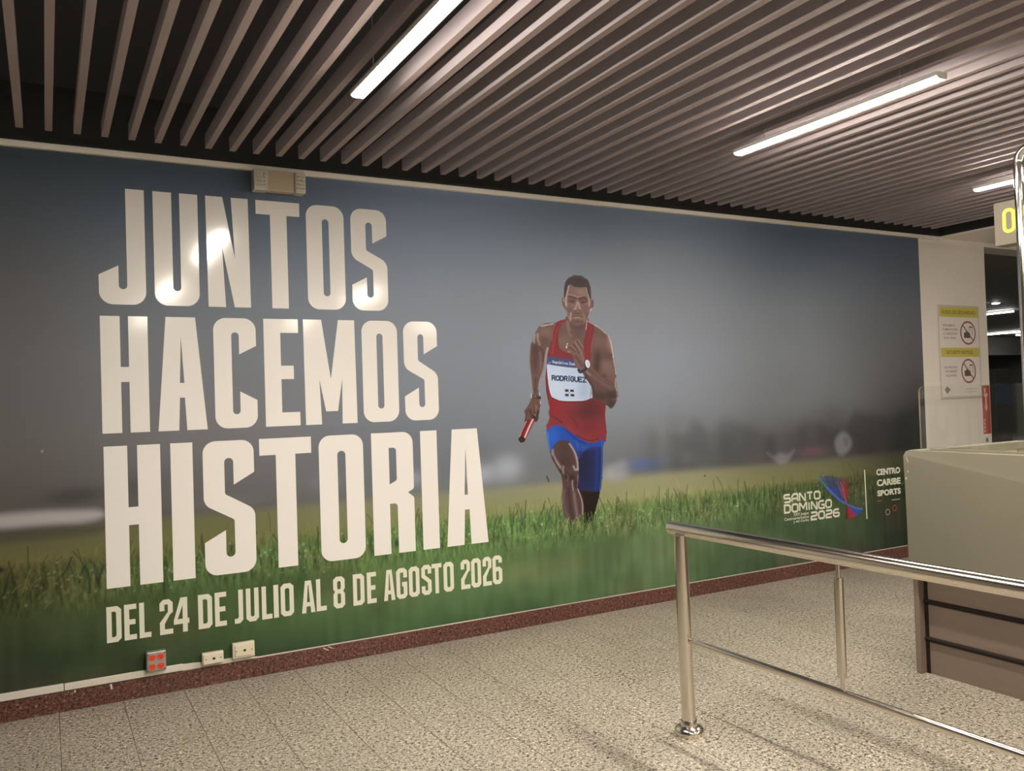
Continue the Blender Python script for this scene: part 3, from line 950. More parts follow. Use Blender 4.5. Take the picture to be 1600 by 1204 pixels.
["P",[[2864.5,1519.0],[2847.5,1490.0],[2823.5,1455.4],[2804.6,1434.5],[2801.8,1420.9],[2809.2,1401.0],[2799.5,1360.3],[2809.3,1357.2],[2836.2,1372.5],[2861.4,1377.5],[2873.0,1359.3],[2892.4,1353.8],[2900.7,1366.1],[2909.6,1381.5],[2909.3,1397.3],[2916.5,1416.8],[2921.4,1448.3],[2932.6,1475.7],[2926.7,1491.7],[2916.8,1509.7]],[0.1318,0.0771,0.0711],5.28,1,None,"lh",1],
["S",[[2842.9,1431.2],[2855.4,1399.3],[2863.7,1379.3]],24.0,[0.0725,0.0368,0.0365],16.8,0.75,"lh",1],
["S",[[2820.3,1432.0],[2814.3,1393.0],[2806.3,1362.0]],9.6,[0.0585,0.0323,0.0332],7.199999999999999,0.6,"lh",1],
["S",[[2882.2,1445.6],[2878.4,1406.3],[2882.0,1378.6]],9.6,[0.0418,0.0224,0.0224],6.72,0.8,"lh",1],
["S",[[2906.7,1425.1],[2901.0,1397.6],[2895.2,1366.3]],16.32,[0.0467,0.0261,0.0276],9.6,0.85,"lh",1],
["S",[[2868.9,1394.9],[2886.1,1366.7]],16.32,[0.0438,0.0239,0.0253],9.6,0.8,"lh",1],
["S",[[2894.3,1461.0],[2888.5,1429.6]],11.52,[0.2643,0.1725,0.1588],9.6,0.7,"lh",1],
["S",[[2927.6,1491.6],[2930.6,1473.7]],7.68,[0.7441,0.7029,0.7663],4.8,0.85,"lh",1],
["S",[[2878.3,1403.2],[2883.6,1398.3]],7.68,[0.3399,0.2238,0.2112],4.8,0.8,"lh",1],
["P",[[2855.3,1539.0],[2874.3,1536.5],[2906.2,1531.8],[2932.6,1524.0],[2930.1,1506.6],[2905.2,1504.9],[2868.8,1513.0],[2854.4,1517.3]],[0.0771,0.0567,0.0601],4.8,1,None,None,0],
["S",[[2858.6,1542.8],[2858.1,1517.3]],6.72,[0.7532,0.7511,0.8204],4.8,0.9,None,1],
["S",[[2921.7,1551.2],[2924.6,1531.3]],6.72,[0.6979,0.6735,0.7318],4.8,0.8,None,1],
["S",[[2910.2,1515.9],[2929.4,1513.4]],9.6,[0.0281,0.022,0.0267],5.76,0.8,None,1],
["S",[[2880.7,1524.5],[2892.1,1523.4]],9.6,[0.185,0.1547,0.1716],4.8,0.7,None,1],
["P",[[2815.6,1367.5],[2840.7,1373.2],[2869.0,1374.4],[2872.9,1357.3],[2837.9,1297.9],[2803.1,1241.6],[2774.1,1224.7],[2750.2,1243.5],[2751.5,1255.1],[2784.3,1316.0]],[0.1792,0.0285,0.0393],4.8,1,None,"bt",0],
["S",[[2863.3,1369.5],[2829.4,1314.0],[2796.3,1250.9]],11.52,[0.8279,0.495,0.4998],7.68,0.95,"bt",1],
["S",[[2813.0,1359.7],[2779.4,1304.5],[2754.2,1255.0]],6.72,[0.6722,0.3891,0.4138],4.8,0.9,"bt",1],
["S",[[2831.5,1368.8],[2792.9,1303.9],[2773.3,1261.8]],12.0,[0.1158,0.0149,0.0239],9.6,0.7,"bt",1],
["P",[[2749.4,1245.5],[2759.7,1258.6],[2779.9,1259.6],[2797.5,1248.9],[2799.3,1235.2],[2787.6,1224.0],[2771.7,1220.6],[2756.3,1227.6]],[0.0204,0.0137,0.0148],4.8,1,None,None,1],
["B",2774.7,1240.3,15.8,10.6,0,[0.0661,0.0482,0.028],0.7,None],
["P",[[3162.5,2069.5],[3159.1,2042.9],[3149.4,2016.2],[3116.6,1978.1],[3170.7,1960.2],[3257.6,1954.4],[3326.8,1980.7],[3334.9,2029.2],[3332.2,2062.8]],[0.1523,0.0994,0.0978],4.8,1,None,"nk",1],
["B",3251.8,2007.8,63.0,26.5,0,[0.0935,0.0613,0.0597],0.9,"nk"],
["S",[[3329.6,2049.3],[3324.2,2015.6],[3318.8,1981.9]],7.68,[0.5848,0.4593,0.4469],6.72,0.7,"nk",1],
["S",[[3173.5,2029.9],[3183.3,1978.9]],14.399999999999999,[0.2553,0.1701,0.1597],14.399999999999999,0.7,"nk",1],
["S",[[3116.4,1989.5],[3107.0,1949.8],[3121.8,1930.1]],19.2,[0.1256,0.081,0.0811],14.399999999999999,0.6,"ch",1],
["B",3128.5,1903.7,47.2,39.8,0,[0.2075,0.1347,0.1322],0.7,"ch"],
["S",[[3165.2,2036.6],[3166.8,1980.2],[3192.5,1934.0]],14.399999999999999,[0.2633,0.1768,0.1579],12.0,0.6,"ch",1],
["B",3243.2,1951.1,42.0,44.2,0,[0.1249,0.083,0.0832],0.8,"ch"],
["P",[[3158.7,2052.4],[3110.7,2042.3],[3071.2,2025.8],[3054.6,1996.9],[3041.5,1955.7],[3027.9,1903.1],[3015.1,1850.7],[3001.9,1808.2],[2995.2,1791.8],[2987.4,1740.5],[2975.4,1650.1],[2977.4,1559.6],[2991.3,1483.2],[3002.9,1432.2],[2995.5,1474.6],[3001.2,1442.5],[2989.9,1415.0],[2997.8,1378.9],[2984.4,1345.6],[2967.8,1325.3],[2975.9,1295.5],[3019.9,1323.0],[3067.0,1323.4],[3113.8,1309.4],[3150.7,1276.3],[3207.1,1244.6],[3264.0,1209.3],[3312.2,1192.1],[3361.5,1189.5],[3401.8,1202.2],[3423.1,1209.4],[3453.3,1187.2],[3465.4,1257.7],[3458.1,1324.2],[3455.3,1378.0],[3465.0,1452.2],[3463.6,1452.4],[3446.7,1490.2],[3392.9,1575.9],[3366.0,1711.1],[3349.0,1770.5],[3357.2,1841.1],[3366.0,1888.3],[3384.0,1949.2],[3389.9,1993.1],[3386.9,2018.4],[3335.2,2042.9],[3325.0,1992.3],[3307.2,1931.6],[3295.5,1891.3],[3295.3,1837.7],[3296.6,1790.8],[3216.9,1791.1],[3203.1,1804.4],[3148.8,1824.4],[3110.3,1837.6],[3090.9,1857.4],[3085.2,1890.3],[3086.8,1929.8],[3094.4,1976.0],[3117.9,2007.7],[3145.4,2031.3]],[0.2055,0.0386,0.0484],5.28,1,None,"v",0],
["S",[[3133.7,2032.8],[3093.3,1995.8],[3068.2,1949.4],[3050.4,1890.1],[3036.0,1817.9]],19.2,[0.2948,0.0607,0.0649],14.399999999999999,0.6,"v",1],
["S",[[3105.3,2005.9],[3088.1,1962.8],[3081.9,1903.4],[3087.8,1857.4]],7.68,[0.1159,0.0258,0.0321],5.76,0.6,"v",1],
["S",[[3075.0,2023.5],[3054.3,1988.7],[3031.7,1903.1]],5.76,[0.4706,0.1426,0.1397],4.8,0.6,"v",1],
["S",[[3339.1,2039.6],[3386.9,2018.4]],6.72,[0.9093,0.6757,0.7036],5.76,0.7,"v",1],
["S",[[3354.2,2012.9],[3351.7,1952.2],[3332.4,1878.1],[3320.7,1790.8]],19.2,[0.2154,0.0514,0.0543],14.399999999999999,0.7,"v",1],
["S",[[3384.1,1952.5],[3362.8,1878.2],[3354.5,1824.3]],7.68,[0.3262,0.1339,0.1235],6.72,0.7,"v",1],
["B",3342.7,1442.7,108.7,66.1,0,[0.0748,0.0299,0.0336],0.71,"v"],
["B",3291.2,1396.3,120.7,50.8,0,[0.0734,0.0294,0.033],0.68,"v"],
["B",3381.8,1438.3,60.4,71.2,0,[0.1003,0.0288,0.0356],0.45,"v"],
["S",[[3388.7,1474.9],[3420.5,1453.8],[3439.3,1412.6],[3441.7,1372.0]],19.2,[0.1752,0.0305,0.0418],14.399999999999999,0.7,"v",1],
["S",[[3454.3,1436.0],[3446.4,1370.1],[3453.4,1295.4]],14.399999999999999,[0.1836,0.0293,0.0369],11.52,0.7,"v",1],
["B",3052.4,1432.8,60.4,60.9,0,[0.2304,0.0284,0.0397],0.6,"v"],
["B",3321.7,1301.1,108.7,50.8,0,[0.1444,0.0254,0.0318],0.52,"v"],
["B",3016.6,1457.1,48.3,40.7,0,[0.2414,0.0211,0.0307],0.6,"v"],
["S",[[3013.2,1390.3],[3059.2,1364.6],[3096.0,1339.0]],12.0,[0.0903,0.0181,0.0252],12.0,0.65,"v",1],
["S",[[3123.7,1317.8],[3170.3,1287.5],[3226.8,1252.5]],12.48,[0.2589,0.0411,0.0478],9.6,0.7,"v",1],
["S",[[3207.3,1249.4],[3264.5,1222.3],[3327.4,1202.8],[3392.4,1215.8]],7.68,[0.0708,0.0145,0.0202],6.72,0.7,"v",1],
["S",[[3263.8,1206.0],[3327.1,1194.6],[3381.8,1200.0]],7.68,[0.2659,0.0391,0.0456],5.76,0.7,"v",1],
["S",[[3333.7,1235.2],[3383.2,1232.7],[3428.4,1238.8]],14.399999999999999,[0.2194,0.031,0.0357],12.48,0.6,"v",1],
["S",[[2987.9,1339.5],[2975.6,1324.1],[2979.4,1300.1]],9.6,[0.2879,0.0321,0.0449],7.68,0.7,"v",1],
["S",[[2979.8,1686.2],[2979.5,1592.1],[2993.0,1504.9]],9.6,[0.1293,0.0207,0.0321],7.68,0.7,"v",1],
["S",[[3154.9,1381.0],[3192.3,1355.3],[3219.3,1305.6]],14.399999999999999,[0.0977,0.0214,0.0295],14.399999999999999,0.5,"v",1],
["S",[[3072.6,1464.2],[3118.3,1422.6],[3149.5,1365.1]],19.2,[0.1998,0.0345,0.0434],19.2,0.5,"v",1],
["P",[[2988.7,1742.3],[3061.6,1730.8],[3156.2,1718.9],[3237.1,1712.6],[3274.7,1712.3],[3353.0,1659.2],[3355.6,1569.6],[3350.5,1511.9],[3337.4,1501.0],[3305.6,1489.6],[3274.2,1484.2],[3186.1,1484.9],[3120.8,1487.5],[3077.9,1493.4],[3048.4,1505.2],[3019.9,1517.9],[3008.3,1548.0],[2998.0,1599.0],[2991.6,1664.3]],[0.4546,0.5697,0.7758],4.8,1,None,"bib",0],
["B",3054.0,1648.9,84.5,111.8,0,[0.5192,0.6383,0.8313],0.52,"bib"],
["B",3290.4,1552.4,60.4,81.3,0,[0.2821,0.3737,0.5354],0.6,"bib"],
["S",[[3351.5,1569.7],[3342.5,1513.9]],19.2,[0.1592,0.1983,0.2612],16.8,0.7,"bib",1],
["S",[[2989.9,1729.6],[2994.4,1649.8],[3002.5,1584.4],[3015.2,1529.7]],6.72,[0.7075,0.784,0.928],5.76,0.7,"bib",1],
["S",[[3021.1,1516.8],[3078.0,1495.3],[3164.3,1488.4],[3274.3,1486.8]],5.76,[0.6762,0.7093,0.817],4.8,0.6,"bib",1],
["B",3172.5,1691.2,72.4,20.4,0,[0.402,0.5247,0.7835],0.52,"bib"],
["S",[[3349.5,1521.2],[3346.6,1504.5]],8.64,[0.6826,0.6036,0.653],4.8,0.9,None,1],
["S",[[3019.7,1513.2],[3077.7,1487.3],[3181.4,1478.4],[3296.4,1481.7]],7.68,[0.0872,0.0141,0.0224],7.68,0.6,"v",1],
["P",[[2996.7,1794.8],[3046.7,1789.2],[3132.5,1779.7],[3215.2,1771.2],[3263.3,1760.6],[3274.7,1712.3],[3237.1,1713.4],[3156.2,1720.1],[3061.6,1731.9],[2988.8,1743.0]],[0.059,0.0822,0.2008],4.8,1,None,"bb",0],
["S",[[3002.5,1747.6],[3019.9,1756.6]],6.72,[0.3048,0.3751,0.5963],4.8,0.7,"bb",1],
["P",[[3127.5,1567.9],[3157.9,1566.5],[3157.2,1549.6],[3127.7,1551.0]],[0.0342,0.0329,0.0586],3.36,1,None,None,0],
["P",[[3170.1,1565.5],[3199.8,1564.1],[3200.0,1547.8],[3170.3,1549.3]],[0.0341,0.0328,0.0585],3.36,1,None,None,0],
["P",[[3127.2,1537.1],[3157.5,1535.6],[3156.8,1518.7],[3128.2,1520.2]],[0.0338,0.0324,0.0578],3.36,1,None,None,0],
["P",[[3171.4,1534.5],[3202.0,1533.0],[3203.1,1516.1],[3172.5,1518.3]],[0.0337,0.0324,0.0578],3.36,1,None,None,0],
["S",[[3148.7,1533.6],[3152.6,1522.5]],7.68,[0.1361,0.0542,0.0762],4.8,0.6,None,1],
["S",[[3184.7,1560.3],[3195.4,1554.6]],7.68,[0.0893,0.0412,0.0674],4.8,0.6,None,1],
["B",3164.3,1542.1,4.7,4.0,0,[0.1911,0.0667,0.0929],0.9,None],
["S",[[3027.0,1634.0],[3027.3,1663.1],[3045.7,1661.9],[3050.6,1657.2],[3050.5,1651.4],[3045.5,1647.3],[3027.1,1648.5]],9.6,[0.0234,0.0422,0.1098],3.36,1,None,0],
["S",[[3039.4,1647.7],[3051.5,1632.2]],9.6,[0.0233,0.042,0.1093],3.36,1,None,0],
["S",[[3072.2,1660.3],[3062.7,1657.9],[3059.6,1649.3],[3059.5,1643.4],[3062.4,1634.4],[3071.7,1630.7],[3081.1,1633.0],[3084.2,1641.7],[3084.3,1647.6],[3081.5,1656.7],[3072.2,1660.3]],9.6,[0.0234,0.0421,0.1096],3.36,1,None,0],
["S",[[3092.0,1629.3],[3092.5,1659.0],[3107.4,1658.1],[3116.0,1650.0],[3115.7,1635.0],[3106.8,1628.2],[3092.0,1629.3]],9.6,[0.0233,0.0421,0.1094],3.36,1,None,0],
["S",[[3124.7,1626.9],[3125.4,1657.0],[3144.1,1655.8],[3149.0,1650.9],[3148.9,1644.9],[3143.8,1640.7],[3125.0,1641.9]],9.6,[0.0234,0.0421,0.1095],3.36,1,None,0],
["S",[[3137.5,1641.1],[3149.7,1625.1]],9.6,[0.0232,0.0419,0.109],3.36,1,None,0],
["S",[[3163.9,1624.0],[3164.5,1648.4]],9.6,[0.0232,0.0419,0.1091],3.36,1,None,0],
["S",[[3164.7,1653.0],[3167.3,1658.9]],9.6,[0.0234,0.0424,0.1101],3.36,1,None,0],
["S",[[3202.9,1645.9],[3196.7,1652.5],[3186.6,1653.2],[3178.8,1646.0],[3178.4,1630.6],[3185.7,1622.4],[3195.8,1621.7],[3202.3,1627.4],[3202.6,1636.1],[3192.5,1636.7]],9.6,[0.0232,0.0419,0.1091],3.36,1,None,0],
["S",[[3212.4,1651.5],[3211.7,1628.3],[3217.8,1620.1],[3230.4,1619.2],[3237.0,1626.5],[3237.8,1650.0]],9.6,[0.0232,0.0419,0.109],3.36,1,None,0],
["S",[[3270.2,1647.9],[3246.0,1649.5],[3244.9,1618.1],[3269.0,1616.4]],9.6,[0.0232,0.0419,0.109],3.36,1,None,0],
["S",[[3245.4,1634.4],[3265.8,1633.0]],9.6,[0.0232,0.0419,0.109],3.36,1,None,0],
["S",[[3279.7,1647.4],[3305.4,1645.8],[3278.5,1615.7],[3304.0,1613.8]],9.6,[0.0232,0.0419,0.1088],3.36,1,None,0],
["S",[[3036.6,1749.2],[3035.1,1765.6],[3043.7,1764.9],[3046.2,1762.2],[3046.5,1758.9],[3044.4,1756.6],[3035.9,1757.4]],2.976,[0.618,0.7459,0.9741],3.36,0.9,None,0],
["S",[[3041.6,1756.9],[3047.9,1748.1]],2.976,[0.6159,0.7435,0.9746],3.36,0.9,None,0],
["S",[[3051.1,1752.7],[3061.4,1751.8],[3059.9,1756.1],[3055.8,1757.6],[3051.5,1755.2],[3051.9,1750.2],[3056.1,1747.4],[3061.1,1748.2]],2.976,[0.6159,0.7434,0.9746],3.36,0.9,None,0],
["S",[[3066.8,1741.4],[3065.8,1756.4]],2.976,[0.6148,0.7422,0.9748],3.36,0.9,None,0],
["S",[[3065.9,1754.7],[3072.6,1755.8],[3076.4,1750.5],[3073.3,1745.8],[3066.4,1748.1]],2.976,[0.6154,0.7429,0.9747],3.36,0.9,None,0],
["S",[[3080.9,1755.1],[3081.3,1747.5],[3086.0,1744.6],[3091.1,1745.8],[3090.6,1754.3]],2.976,[0.615,0.7424,0.9748],3.36,0.9,None,0],
["S",[[3085.3,1757.2],[3087.4,1760.4]],2.976,[0.6178,0.7457,0.9742],3.36,0.9,None,0],
["S",[[3095.7,1760.6],[3096.5,1743.6]],2.976,[0.6158,0.7433,0.9746],3.36,0.9,None,0],
["S",[[3096.1,1752.1],[3102.9,1753.2],[3106.6,1747.8],[3103.4,1742.9],[3096.4,1745.3]],2.976,[0.6146,0.742,0.9749],3.36,0.9,None,0],
["S",[[3112.6,1759.2],[3113.3,1742.0]],2.976,[0.6153,0.7428,0.9747],3.36,0.9,None,0],
["S",[[3122.3,1751.5],[3122.7,1741.1]],2.976,[0.6141,0.7413,0.975],3.36,0.9,None,0],
["S",[[3122.2,1755.8],[3122.2,1756.7]],2.976,[0.617,0.7448,0.9743],3.36,0.9,None,0],
["S",[[3140.5,1748.2],[3135.8,1750.7],[3130.7,1747.3],[3130.8,1743.9],[3136.1,1739.9],[3140.6,1741.2]],2.976,[0.6138,0.7409,0.9751],3.36,0.9,None,0],
["S",[[3146.5,1748.6],[3152.3,1748.9],[3155.2,1746.0],[3155.3,1738.1]],2.976,[0.6139,0.741,0.9751],3.36,0.9,None,0],
["S",[[3155.2,1743.4],[3148.9,1744.0],[3146.6,1741.0],[3150.1,1738.6],[3155.2,1740.2]],2.976,[0.6127,0.7396,0.9753],3.36,0.9,None,0],
["S",[[3170.7,1736.7],[3170.7,1754.5],[3177.7,1753.9],[3181.8,1749.1],[3181.7,1740.1],[3177.6,1736.0],[3170.7,1736.7]],2.976,[0.6134,0.7404,0.9752],3.36,0.9,None,0],
["S",[[3191.3,1745.9],[3186.6,1742.4],[3186.6,1738.8],[3191.2,1734.8],[3195.9,1737.9],[3195.9,1741.5],[3191.3,1745.9]],2.976,[0.6125,0.7395,0.9754],3.36,0.9,None,0],
["S",[[3201.3,1733.8],[3201.5,1744.7]],2.976,[0.612,0.7388,0.9755],3.36,0.9,None,0],
["S",[[3201.4,1742.9],[3205.5,1744.3],[3206.7,1742.4],[3206.5,1733.3]],2.976,[0.6125,0.7393,0.9754],3.36,0.9,None,0],
["S",[[3206.7,1742.4],[3210.8,1743.9],[3212.5,1741.9],[3212.3,1732.8]],2.976,[0.6123,0.7392,0.9754],3.36,0.9,None,0],
["S",[[3218.6,1743.2],[3218.3,1732.2]],2.976,[0.6117,0.7383,0.9756],3.36,0.9,None,0],
["S",[[3218.8,1747.8],[3218.8,1748.7]],2.976,[0.6146,0.742,0.9749],3.36,0.9,None,0],
["S",[[3226.1,1731.5],[3226.5,1742.5]],2.976,[0.6113,0.7381,0.9756],3.36,0.9,None,0],
["S",[[3226.4,1740.7],[3232.4,1742.4],[3236.4,1738.9],[3236.0,1730.6]],2.976,[0.6118,0.7384,0.9756],3.36,0.9,None,0],
["P",[[3388.9,2018.5],[3435.1,1997.8],[3481.1,1964.4],[3507.3,1948.3],[3523.6,1919.8],[3538.5,1878.9],[3547.6,1837.9],[3549.8,1790.0],[3553.7,1745.6],[3564.4,1701.0],[3564.2,1716.0],[3566.8,1678.3],[3563.1,1640.7],[3564.0,1592.9],[3572.8,1544.8],[3565.6,1504.0],[3488.6,1506.0],[3394.3,1609.6],[3345.7,1711.3],[3345.7,1758.3],[3346.3,1773.9],[3357.2,1841.1],[3366.0,1888.3],[3384.0,1949.2],[3390.7,1993.1]],[0.1474,0.0928,0.0887],5.28,1,None,"ua",1],
["B",3422.5,1892.0,63.0,57.5,0,[0.1871,0.1161,0.1127],0.8,"ua"],
["B",3409.8,1783.7,36.8,61.9,0,[0.0761,0.0469,0.0468],0.95,"ua"],
["B",3509.2,1797.0,47.2,53.0,0,[0.1021,0.0635,0.0627],0.85,"ua"],
["B",3489.8,1729.0,57.8,35.4,0,[0.2039,0.1347,0.1296],0.8,"ua"],
["S",[[3402.7,2006.8],[3434.1,1973.4]],19.2,[0.2097,0.1349,0.1318],21.6,0.37,"ua",1],
["B",3512.7,1878.8,31.5,53.0,0,[0.2566,0.1737,0.1646],0.6,"ua"],
["B",3505.1,1699.5,52.5,57.5,0,[0.1919,0.1288,0.1272],0.8,"ua"],
["B",3453.3,1649.2,36.8,22.1,0,[0.0866,0.0563,0.0552],0.8,"ua"],
["B",3399.0,1720.9,31.5,44.2,0,[0.0665,0.0414,0.0427],0.85,"ua"],
["S",[[3391.7,2016.1],[3435.0,1996.4],[3481.0,1963.0],[3508.5,1947.0],[3521.9,1919.8],[3532.7,1878.9],[3541.4,1837.9],[3544.4,1790.0]],8.16,[0.931,0.931,0.931],7.9,0.59,"ua",1],
["S",[[3544.4,1790.0],[3550.8,1745.6],[3561.6,1704.5],[3559.7,1709.2],[3562.8,1664.7]],6.24,[0.9431,0.8319,0.8853],7.2,0.56,"ua",1],
["S",[[3506.8,1936.7],[3525.2,1878.8],[3535.4,1824.2]],14.399999999999999,[0.5906,0.4538,0.444],21.6,0.37,"ua",1],
["S",[[3558.6,1634.0],[3554.8,1593.0],[3567.4,1544.9]],6.72,[0.7239,0.6234,0.6542],8.6,0.5,"ua",1],
["P",[[3247.2,1707.2],[3272.1,1681.9],[3302.5,1641.4],[3329.3,1607.4],[3350.1,1573.5],[3356.7,1536.3],[3357.2,1499.4],[3389.0,1481.7],[3425.6,1477.3],[3459.6,1454.3],[3483.8,1441.6],[3502.6,1425.4],[3520.5,1426.9],[3544.5,1451.7],[3560.3,1476.8],[3559.5,1488.8],[3569.4,1524.4],[3567.4,1544.9],[3551.8,1572.6],[3540.1,1593.3],[3513.9,1614.3],[3481.3,1626.7],[3444.8,1642.6],[3413.0,1666.7],[3373.7,1700.9],[3346.2,1723.0],[3321.6,1714.9],[3294.5,1738.5],[3246.7,1742.2]],[0.11,0.0695,0.0673],5.28,1,None,"fa",1],
["S",[[3312.8,1694.8],[3359.7,1657.3],[3419.2,1619.3],[3475.5,1587.8],[3524.4,1566.4]],24.0,[0.2011,0.1372,0.1328],32.4,0.46,"fa",1],
["S",[[3345.9,1714.6],[3397.0,1673.7],[3452.6,1632.3],[3517.7,1604.0],[3545.7,1576.2]],11.52,[0.2312,0.1576,0.1501],17.3,0.43,"fa",1],
["S",[[3312.5,1688.1],[3339.6,1661.0]],7.68,[0.5384,0.3996,0.3747],11.5,0.43,"fa",1],
["S",[[3302.9,1651.4],[3348.8,1590.3],[3374.4,1522.5]],24.0,[0.0662,0.0403,0.04],21.599999999999998,0.8,"fa",1],
["B",3422.9,1511.1,84.0,35.4,0,[0.0602,0.0404,0.042],0.9,"fa"],
["B",3522.1,1511.9,42.0,35.4,0,[0.054,0.0367,0.0378],0.9,"fa"],
["B",3511.3,1454.4,36.8,26.5,0,[0.0522,0.0384,0.0415],0.9,"fa"],
["S",[[3521.1,1488.1],[3554.5,1488.9]],6.72,[0.1432,0.1057,0.1097],5.76,0.7,"fa",1],
["S",[[3469.0,1628.6],[3513.8,1610.9],[3541.9,1586.5]],6.24,[0.0569,0.0343,0.0335],6.24,0.7,"fa",1],
["S",[[3550.1,1582.9],[3567.2,1541.5],[3566.2,1517.6]],5.76,[0.5923,0.5144,0.5336],7.2,0.46,"fa",1],
["P",[[3146.4,1860.8],[3151.6,1874.1],[3159.9,1885.7],[3172.6,1880.1],[3190.3,1878.9],[3204.6,1877.6],[3217.5,1884.3],[3213.6,1904.2],[3221.8,1912.6],[3238.2,1925.1],[3250.5,1914.5],[3264.7,1891.2],[3279.9,1871.2],[3292.9,1847.8],[3294.0,1804.2],[3303.0,1770.7],[3306.1,1727.2],[3292.3,1685.0],[3247.2,1707.2],[3222.2,1725.8],[3211.5,1754.6],[3205.0,1791.1],[3186.2,1814.4],[3180.0,1817.8],[3158.5,1822.8],[3153.0,1831.0],[3165.0,1837.7],[3149.9,1850.9]],[0.1723,0.1088,0.1022],4.8,1,None,"rh",1],
["S",[[3219.3,1899.3],[3236.1,1874.4],[3258.8,1844.4],[3273.6,1814.3]],8.16,[0.3722,0.2569,0.2454],9.4,0.5,"rh",1],
["S",[[3241.2,1901.1],[3264.0,1874.5],[3283.9,1851.1]],7.199999999999999,[0.0801,0.0457,0.0455],5.28,0.8,"rh",1],
["S",[[3251.6,1911.1],[3270.4,1884.5],[3291.2,1854.5]],6.72,[0.6087,0.4539,0.4441],7.2,0.53,"rh",1],
["S",[[3204.4,1874.3],[3231.2,1851.0],[3253.7,1817.7]],7.199999999999999,[0.0746,0.0453,0.045],5.76,0.8,"rh",1],
["S",[[3190.1,1874.2],[3228.2,1837.7]],7.68,[0.3131,0.2104,0.1927],9.4,0.5,"rh",1],
["S",[[3154.1,1857.5],[3189.2,1851.0],[3223.8,1827.7]],7.68,[0.0864,0.0548,0.053],6.24,0.8,"rh",1],
["B",3150.2,1859.2,8.4,8.8,0,[0.9017,0.7212,0.6683],0.95,"rh"],
["B",3159.7,1881.4,8.4,6.2,0,[0.8201,0.6448,0.609],0.9,"rh"],
["S",[[3156.7,1824.4],[3180.4,1827.7]],6.72,[0.4856,0.3496,0.3348],7.9,0.43,"rh",1],
["S",[[3269.6,1814.3],[3284.3,1784.2],[3295.5,1764.1]],9.6,[0.3263,0.2222,0.2158],13.0,0.43,"rh",1],
["S",[[3224.8,1791.1],[3255.3,1757.6],[3278.0,1727.4]],19.2,[0.1003,0.0624,0.0616],14.399999999999999,0.7,"rh",1],
["S",[[3166.6,1877.4],[3206.2,1880.9],[3229.1,1861.0]],5.76,[0.1066,0.0621,0.0563],4.8,0.7,"rh",1],
["S",[[3245.0,1700.6],[3258.3,1685.4],[3292.8,1698.4],[3309.4,1711.6]],21.12,[0.0469,0.0459,0.0645],4.8,1,None,1],
["S",[[3303.6,1764.0],[3298.4,1737.3],[3311.5,1713.7]],14.399999999999999,[0.0391,0.0411,0.0625],4.8,1,None,1],
["P",[[3302.3,1754.0],[3309.7,1767.3],[3323.9,1768.9],[3337.5,1757.1],[3342.7,1736.9],[3335.9,1718.5],[3323.6,1713.6],[3311.9,1722.1],[3304.5,1737.2]],[0.6761,0.6863,0.8344],4.8,1,None,None,1],
["P",[[3313.1,1752.2],[3323.4,1757.2],[3331.8,1745.4],[3333.6,1730.3],[3325.2,1723.6],[3315.2,1733.8]],[0.6017,0.607,0.7381],4.8,0.9,None,None,1],
["B",3323.5,1740.4,8.4,11.5,0,[0.5035,0.5202,0.6525],0.8,None],
["P",[[3156.7,2198.8],[3141.2,2203.3],[3128.3,2192.9],[3129.0,2171.4],[3132.0,2148.4],[3143.1,2132.1],[3153.4,2115.8],[3162.7,2132.6]],[0.2385,0.1615,0.154],4.8,1,None,"ea",1],
["S",[[3134.8,2188.2],[3137.6,2161.8],[3148.3,2135.5]],7.68,[0.1235,0.0769,0.073],5.76,0.7,"ea",1],
["S",[[3140.8,2191.7],[3142.1,2175.1]],5.76,[0.6584,0.5194,0.5068],4.8,0.7,"ea",1],
["P",[[3357.3,2181.3],[3376.1,2193.7],[3391.2,2185.7],[3390.0,2155.2],[3377.4,2127.8],[3361.2,2108.9],[3353.5,2117.1]],[0.2245,0.1431,0.135],4.8,1,None,"eb",1],
["S",[[3379.8,2185.3],[3380.7,2158.3],[3369.7,2137.8]],8.64,[0.1128,0.0684,0.0667],5.76,0.75,"eb",1],
["S",[[3358.6,2113.9],[3375.5,2131.2]],7.68,[0.8494,0.6786,0.6807],4.8,0.8,"eb",1],
["P",[[3178.0,2289.2],[3231.1,2282.9],[3270.9,2281.0],[3335.3,2285.1],[3347.5,2238.3],[3359.2,2198.2],[3358.4,2157.7],[3351.8,2117.1],[3341.5,2083.2],[3330.2,2062.8],[3308.7,2028.8],[3275.8,2010.8],[3243.6,2003.7],[3216.2,2013.3],[3193.4,2036.2],[3170.9,2062.4],[3164.2,2112.7],[3154.7,2149.0],[3154.5,2192.1],[3162.9,2235.5]],[0.2343,0.1547,0.1471],4.8,1,None,"fc",1],
["B",3233.9,2254.6,42.0,22.1,0,[0.2444,0.164,0.1603],0.7,"fc"],
["B",3297.5,2246.7,42.0,22.1,0,[0.3397,0.2408,0.2293],0.7,"fc"],
["S",[[3183.5,2279.4],[3170.0,2235.7],[3160.4,2192.3],[3160.6,2149.1]],13.44,[0.811,0.6807,0.6797],17.3,0.53,"fc",1],
["S",[[3338.9,2275.1],[3347.4,2235.0],[3356.2,2184.6],[3355.0,2154.3]],11.52,[0.8944,0.7147,0.7169],14.4,0.53,"fc",1],
["S",[[3181.2,2222.8],[3228.5,2217.7],[3259.9,2208.6],[3300.3,2216.6],[3320.6,2220.6]],8.64,[0.4947,0.3558,0.349],11.5,0.43,"fc",1],
["B",3209.3,2183.7,34.1,20.3,0,[0.1311,0.0799,0.079],0.9,"fc"],
["B",3298.9,2183.0,34.1,22.1,0,[0.1258,0.0732,0.0718],0.9,"fc"],
